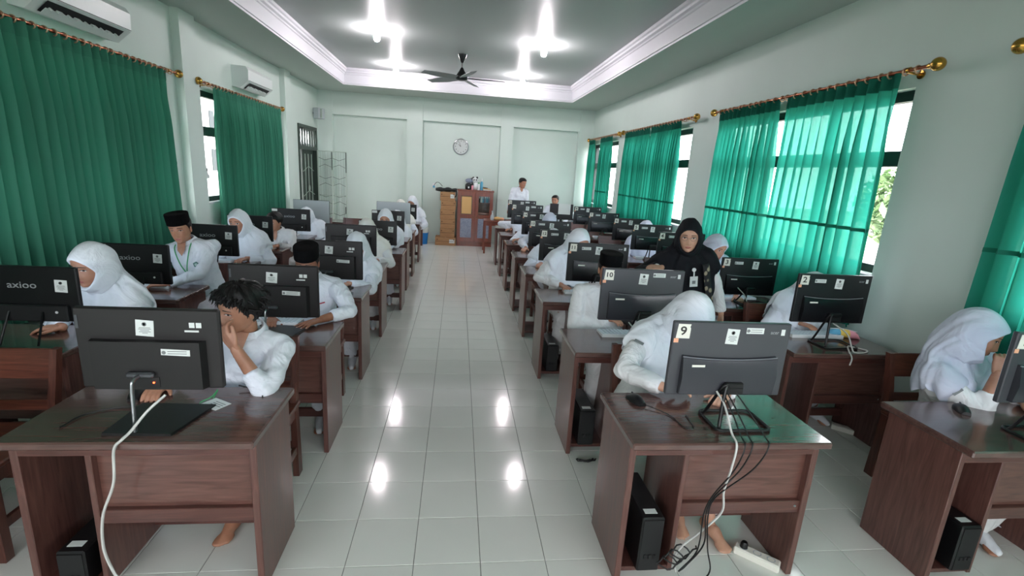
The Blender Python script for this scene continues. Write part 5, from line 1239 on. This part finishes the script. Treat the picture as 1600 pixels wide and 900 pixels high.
thing1('folded_papers', 'stack of folded papers and cloth lying on the right of the cabinet', 'papers', (.68, 11.38, zc), [('sheets', MB().box((0, 0, .012), (.2, .18, .024), .004), 'paper'), ('cover', MB().box((-.02, -.01, .035), (.19, .15, .02), .008, Matrix.Rotation(.12, 3, 'Y')), 'tanpaper'), ('dark_folder', MB().box((-.06, .02, .06), (.12, .12, .014), .004, Matrix.Rotation(.1, 3, 'Y')), 'brn')])
# cardboard boxes
def carton(x0, x1, y0, z0, z1, label, dep=.3, lab=False):
    r = empty('cardboard_box', ((x0+x1)/2, y0, z0), 0, label, 'box', 'cardboard boxes by the cabinet'); w_ = x1-x0; h_ = z1-z0
    MB().span(-w_/2, w_/2, 0, dep, 0, h_-.001, .004).build('carton', M['card'], r)
    MB().span(-w_/2+.002, w_/2-.002, -.0012, .0, h_*.48, h_*.52).build('flap_seam', M['carddark'], r)
    for s in (-1, 1): MB().box((s*w_*.4, -.001, h_*.72), (.022, .003, .022)).build('hand_hole', M['carddark'], r)
    MB().span(-.02, .02, 0, dep, h_-.001, h_).build('tape', M['tape'], r)
    if lab: sheet(r, 'shipping_label', w_*.18, w_*.44, h_*.3, h_*.75, 0, M['paper'])
zz = [.0, .188, .394, .6, .817, 1.018, 1.215]; nm = ['wide bottom cardboard box with a white label beside the cabinet', 'cardboard box resting on the wide bottom box', 'second cardboard box up from the wide bottom box', 'third cardboard box up in the stack beside the cabinet', 'cardboard box just under the topmost one beside the cabinet', 'topmost cardboard box under the black bag']
for k in range(6):
    dx = (0, .0, .006, -.004, .008, -.012)[k]
    if k == 0: carton(-.485, -.012, 11.2, 0, .187, nm[0], .36, True)
    else: carton(-.38+dx, -.045+dx, 11.22, zz[k]+.0005, zz[k+1], nm[k], lab=k == 5)
b = MB(); P_ = []
for i in range(13):
    u = -1+i/6; P_.append([(-.26+u*.24, 11.36+.13*cos(2*pi*k/14), 1.217+.035+(.03+.03*abs(sin(u*4+1))*(1-u*u*.6))*(sin(2*pi*k/14)*.9+.2)) for k in range(14)])
b.grid(P_, wrap=True); b.add(P_[0], [tuple(range(14))[::-1]]); b.add(P_[-1], [tuple(range(14))]); b.v = [(x, y, max(z, 1.2155)) for x, y, z in b.v]
r = empty('bag', (-.26, 11.36, 1.2155), 0, 'limp black bag lying on top of the cardboard boxes', 'bag'); b.build('bag_body', M['blk2'], r, smooth=70, origin=(-.26, 11.36, 1.2155)); MB().tube(spline([(.19, -.1, .05), (.23, -.145, .0), (.22, -.15, -.08), (.19, -.145, -.11)], 5), .012, 8).build('strap', M['blk2'], r, smooth=60)
r = empty('wall_socket', (-.56, YB, 1.3), 0, 'blue and white wall socket with a black cable beside the boxes', 'socket')
MB().box((0, -.012, .03), (.09, .024, .1), .006).build('plate', M['wht'], r); MB().box((0, -.028, .0), (.05, .012, .05), .004).build('adapter', M['blue'], r)
MB().tube(spline([(0, -.03, .03), (.06, -.05, .1), (.13, -.06, .09), (.2, -.08, .02)], 6), .006, 6).build('cord', M['black_cable'], r, smooth=60)
c = px_z(661, 381, 0); r = empty('waste_bin', (c.x, c.y+.05, 0), 0, 'small bright blue bin standing by the back wall', 'bin')
MB().lathe([(.09, 0), (.11, .25), (.12, .25), (.12, .262), (.104, .262), (.085, .012)], n=24).build('bucket', M['bin'], r, smooth=40)
b = MB().lathe([(.1, .2), (.112, .27), (.12, .36), (.1, .42), (.06, .44)], n=14); b.build('liner_bag', M['paper'], r, smooth=50)
chair(-.95, 11.2, pi/2, 'wooden chair seen side-on by the blue bin at the back')
# table at the back with food, paper sheet and small monitors
r = empty('plain_table', (1.0, 10.3, 0), 0, 'plain wooden table at the back below the standing person', 'table')
MB().span(-.42, .42, 0, .5, .68, .71, .004).build('tabletop', M['cabwood'], r)
for x in (-.4, .4):
    for y in (.03, .47): MB().span(x-.018, x+.018, y-.018, y+.018, 0, .68, .002).build('leg', M['cabwood'], r)
MB().span(-.4, .4, .02, .04, .6, .68).build('apron', M['cabwood'], r)
r = empty('plain_table', (2.2, 10.05, 0), 0, 'plain wooden table in front of the seated person in the back right corner', 'table')
MB().span(-.45, .45, 0, .5, .68, .71, .004).build('tabletop', M['cabwood'], r)
for x in (-.42, .42):
    for y in (.03, .47): MB().span(x-.018, x+.018, y-.018, y+.018, 0, .68, .002).build('leg', M['cabwood'], r)
MB().span(-.42, .42, .02, .04, .5, .68).build('apron', M['cabwood'], r)
chair(2.12, 10.9, 0, 'wooden chair of the seated person in the back right corner')
thing1('bread_bag', 'orange-brown bread in a clear bag on the back table', 'bread', (.86, 10.42, .71), [('loaf', MB().ball((0, 0, .04), .07, 14, 10, (1.2, .8, .58)), 'tanpaper'), ('bun', MB().ball((.1, 0, .035), .05, 12, 8, (1, .8, .65)), 'orange')])
thing1('plastic_bag', 'knotted clear plastic bag standing on the back table', 'bag', (.75, 10.42, .71), [('pouch', MB().lathe([(.03, 0), (.045, .04), (.035, .1), (.012, .14), (.024, .2)], n=14), 'whtgrey'), ('knot', MB().ball((0, 0, .142), .016, 10, 8), 'paper')])
r = monitor_kick(1.62, 1.86, .83, 1.06, 10.5, 'small black monitor on the back table beside the standing person', brand=False); r.location.x = 1.28
a_ = px_y(866, 326, 10.1); b_ = px_y(895, 345, 10.1)
r = empty('desktop_monitor', ((a_.x+b_.x)/2-.03, 10.2, ZT), 0, 'dark monitor with a white sheet hung over it in the back right corner', 'monitor', 'pale grey backed monitors')
MB().box((0, .012, .27), (.5, .024, .33), .005).build('housing', M['brn'], r); MB().box((0, .026, .27), (.48, .003, .3)).build('screen', M['screen'], r); MB().box((0, -.0, .06), (.05, .012, .14)).build('stand', M['blk'], r); MB().box((0, 0, .005), (.2, .15, .01), .003).build('foot', M['blk'], r)
MB().box((.06, -.002, .33), (.26, .002, .22)).build('white_sheet', M['paper'], r)
r = empty('printer', (2.75, 10.3, 0), 0, 'pale printer in the back right corner under the far curtain', 'printer'); r.location = (2.72, 10.95, .71)
MB().box((0, 0, .1), (.44, .34, .18), .015).build('shell', M['whtgrey'], r); MB().box((0, -.02, .2), (.4, .26, .03), .01).build('lid', M['wht'], r); MB().box((0, -.172, .07), (.3, .01, .04)).build('paper_slot', M['acdark'], r)
r = empty('plain_table', (2.72, 10.75, 0), 0, 'small wooden stand carrying the pale printer', 'table'); MB().span(-.28, .28, 0, .45, .68, .71, .004).build('tabletop', M['cabwood'], r)
for x in (-.26, .26):
    for y in (.02, .43): MB().span(x-.018, x+.018, y-.018, y+.018, 0, .68).build('leg', M['cabwood'], r)
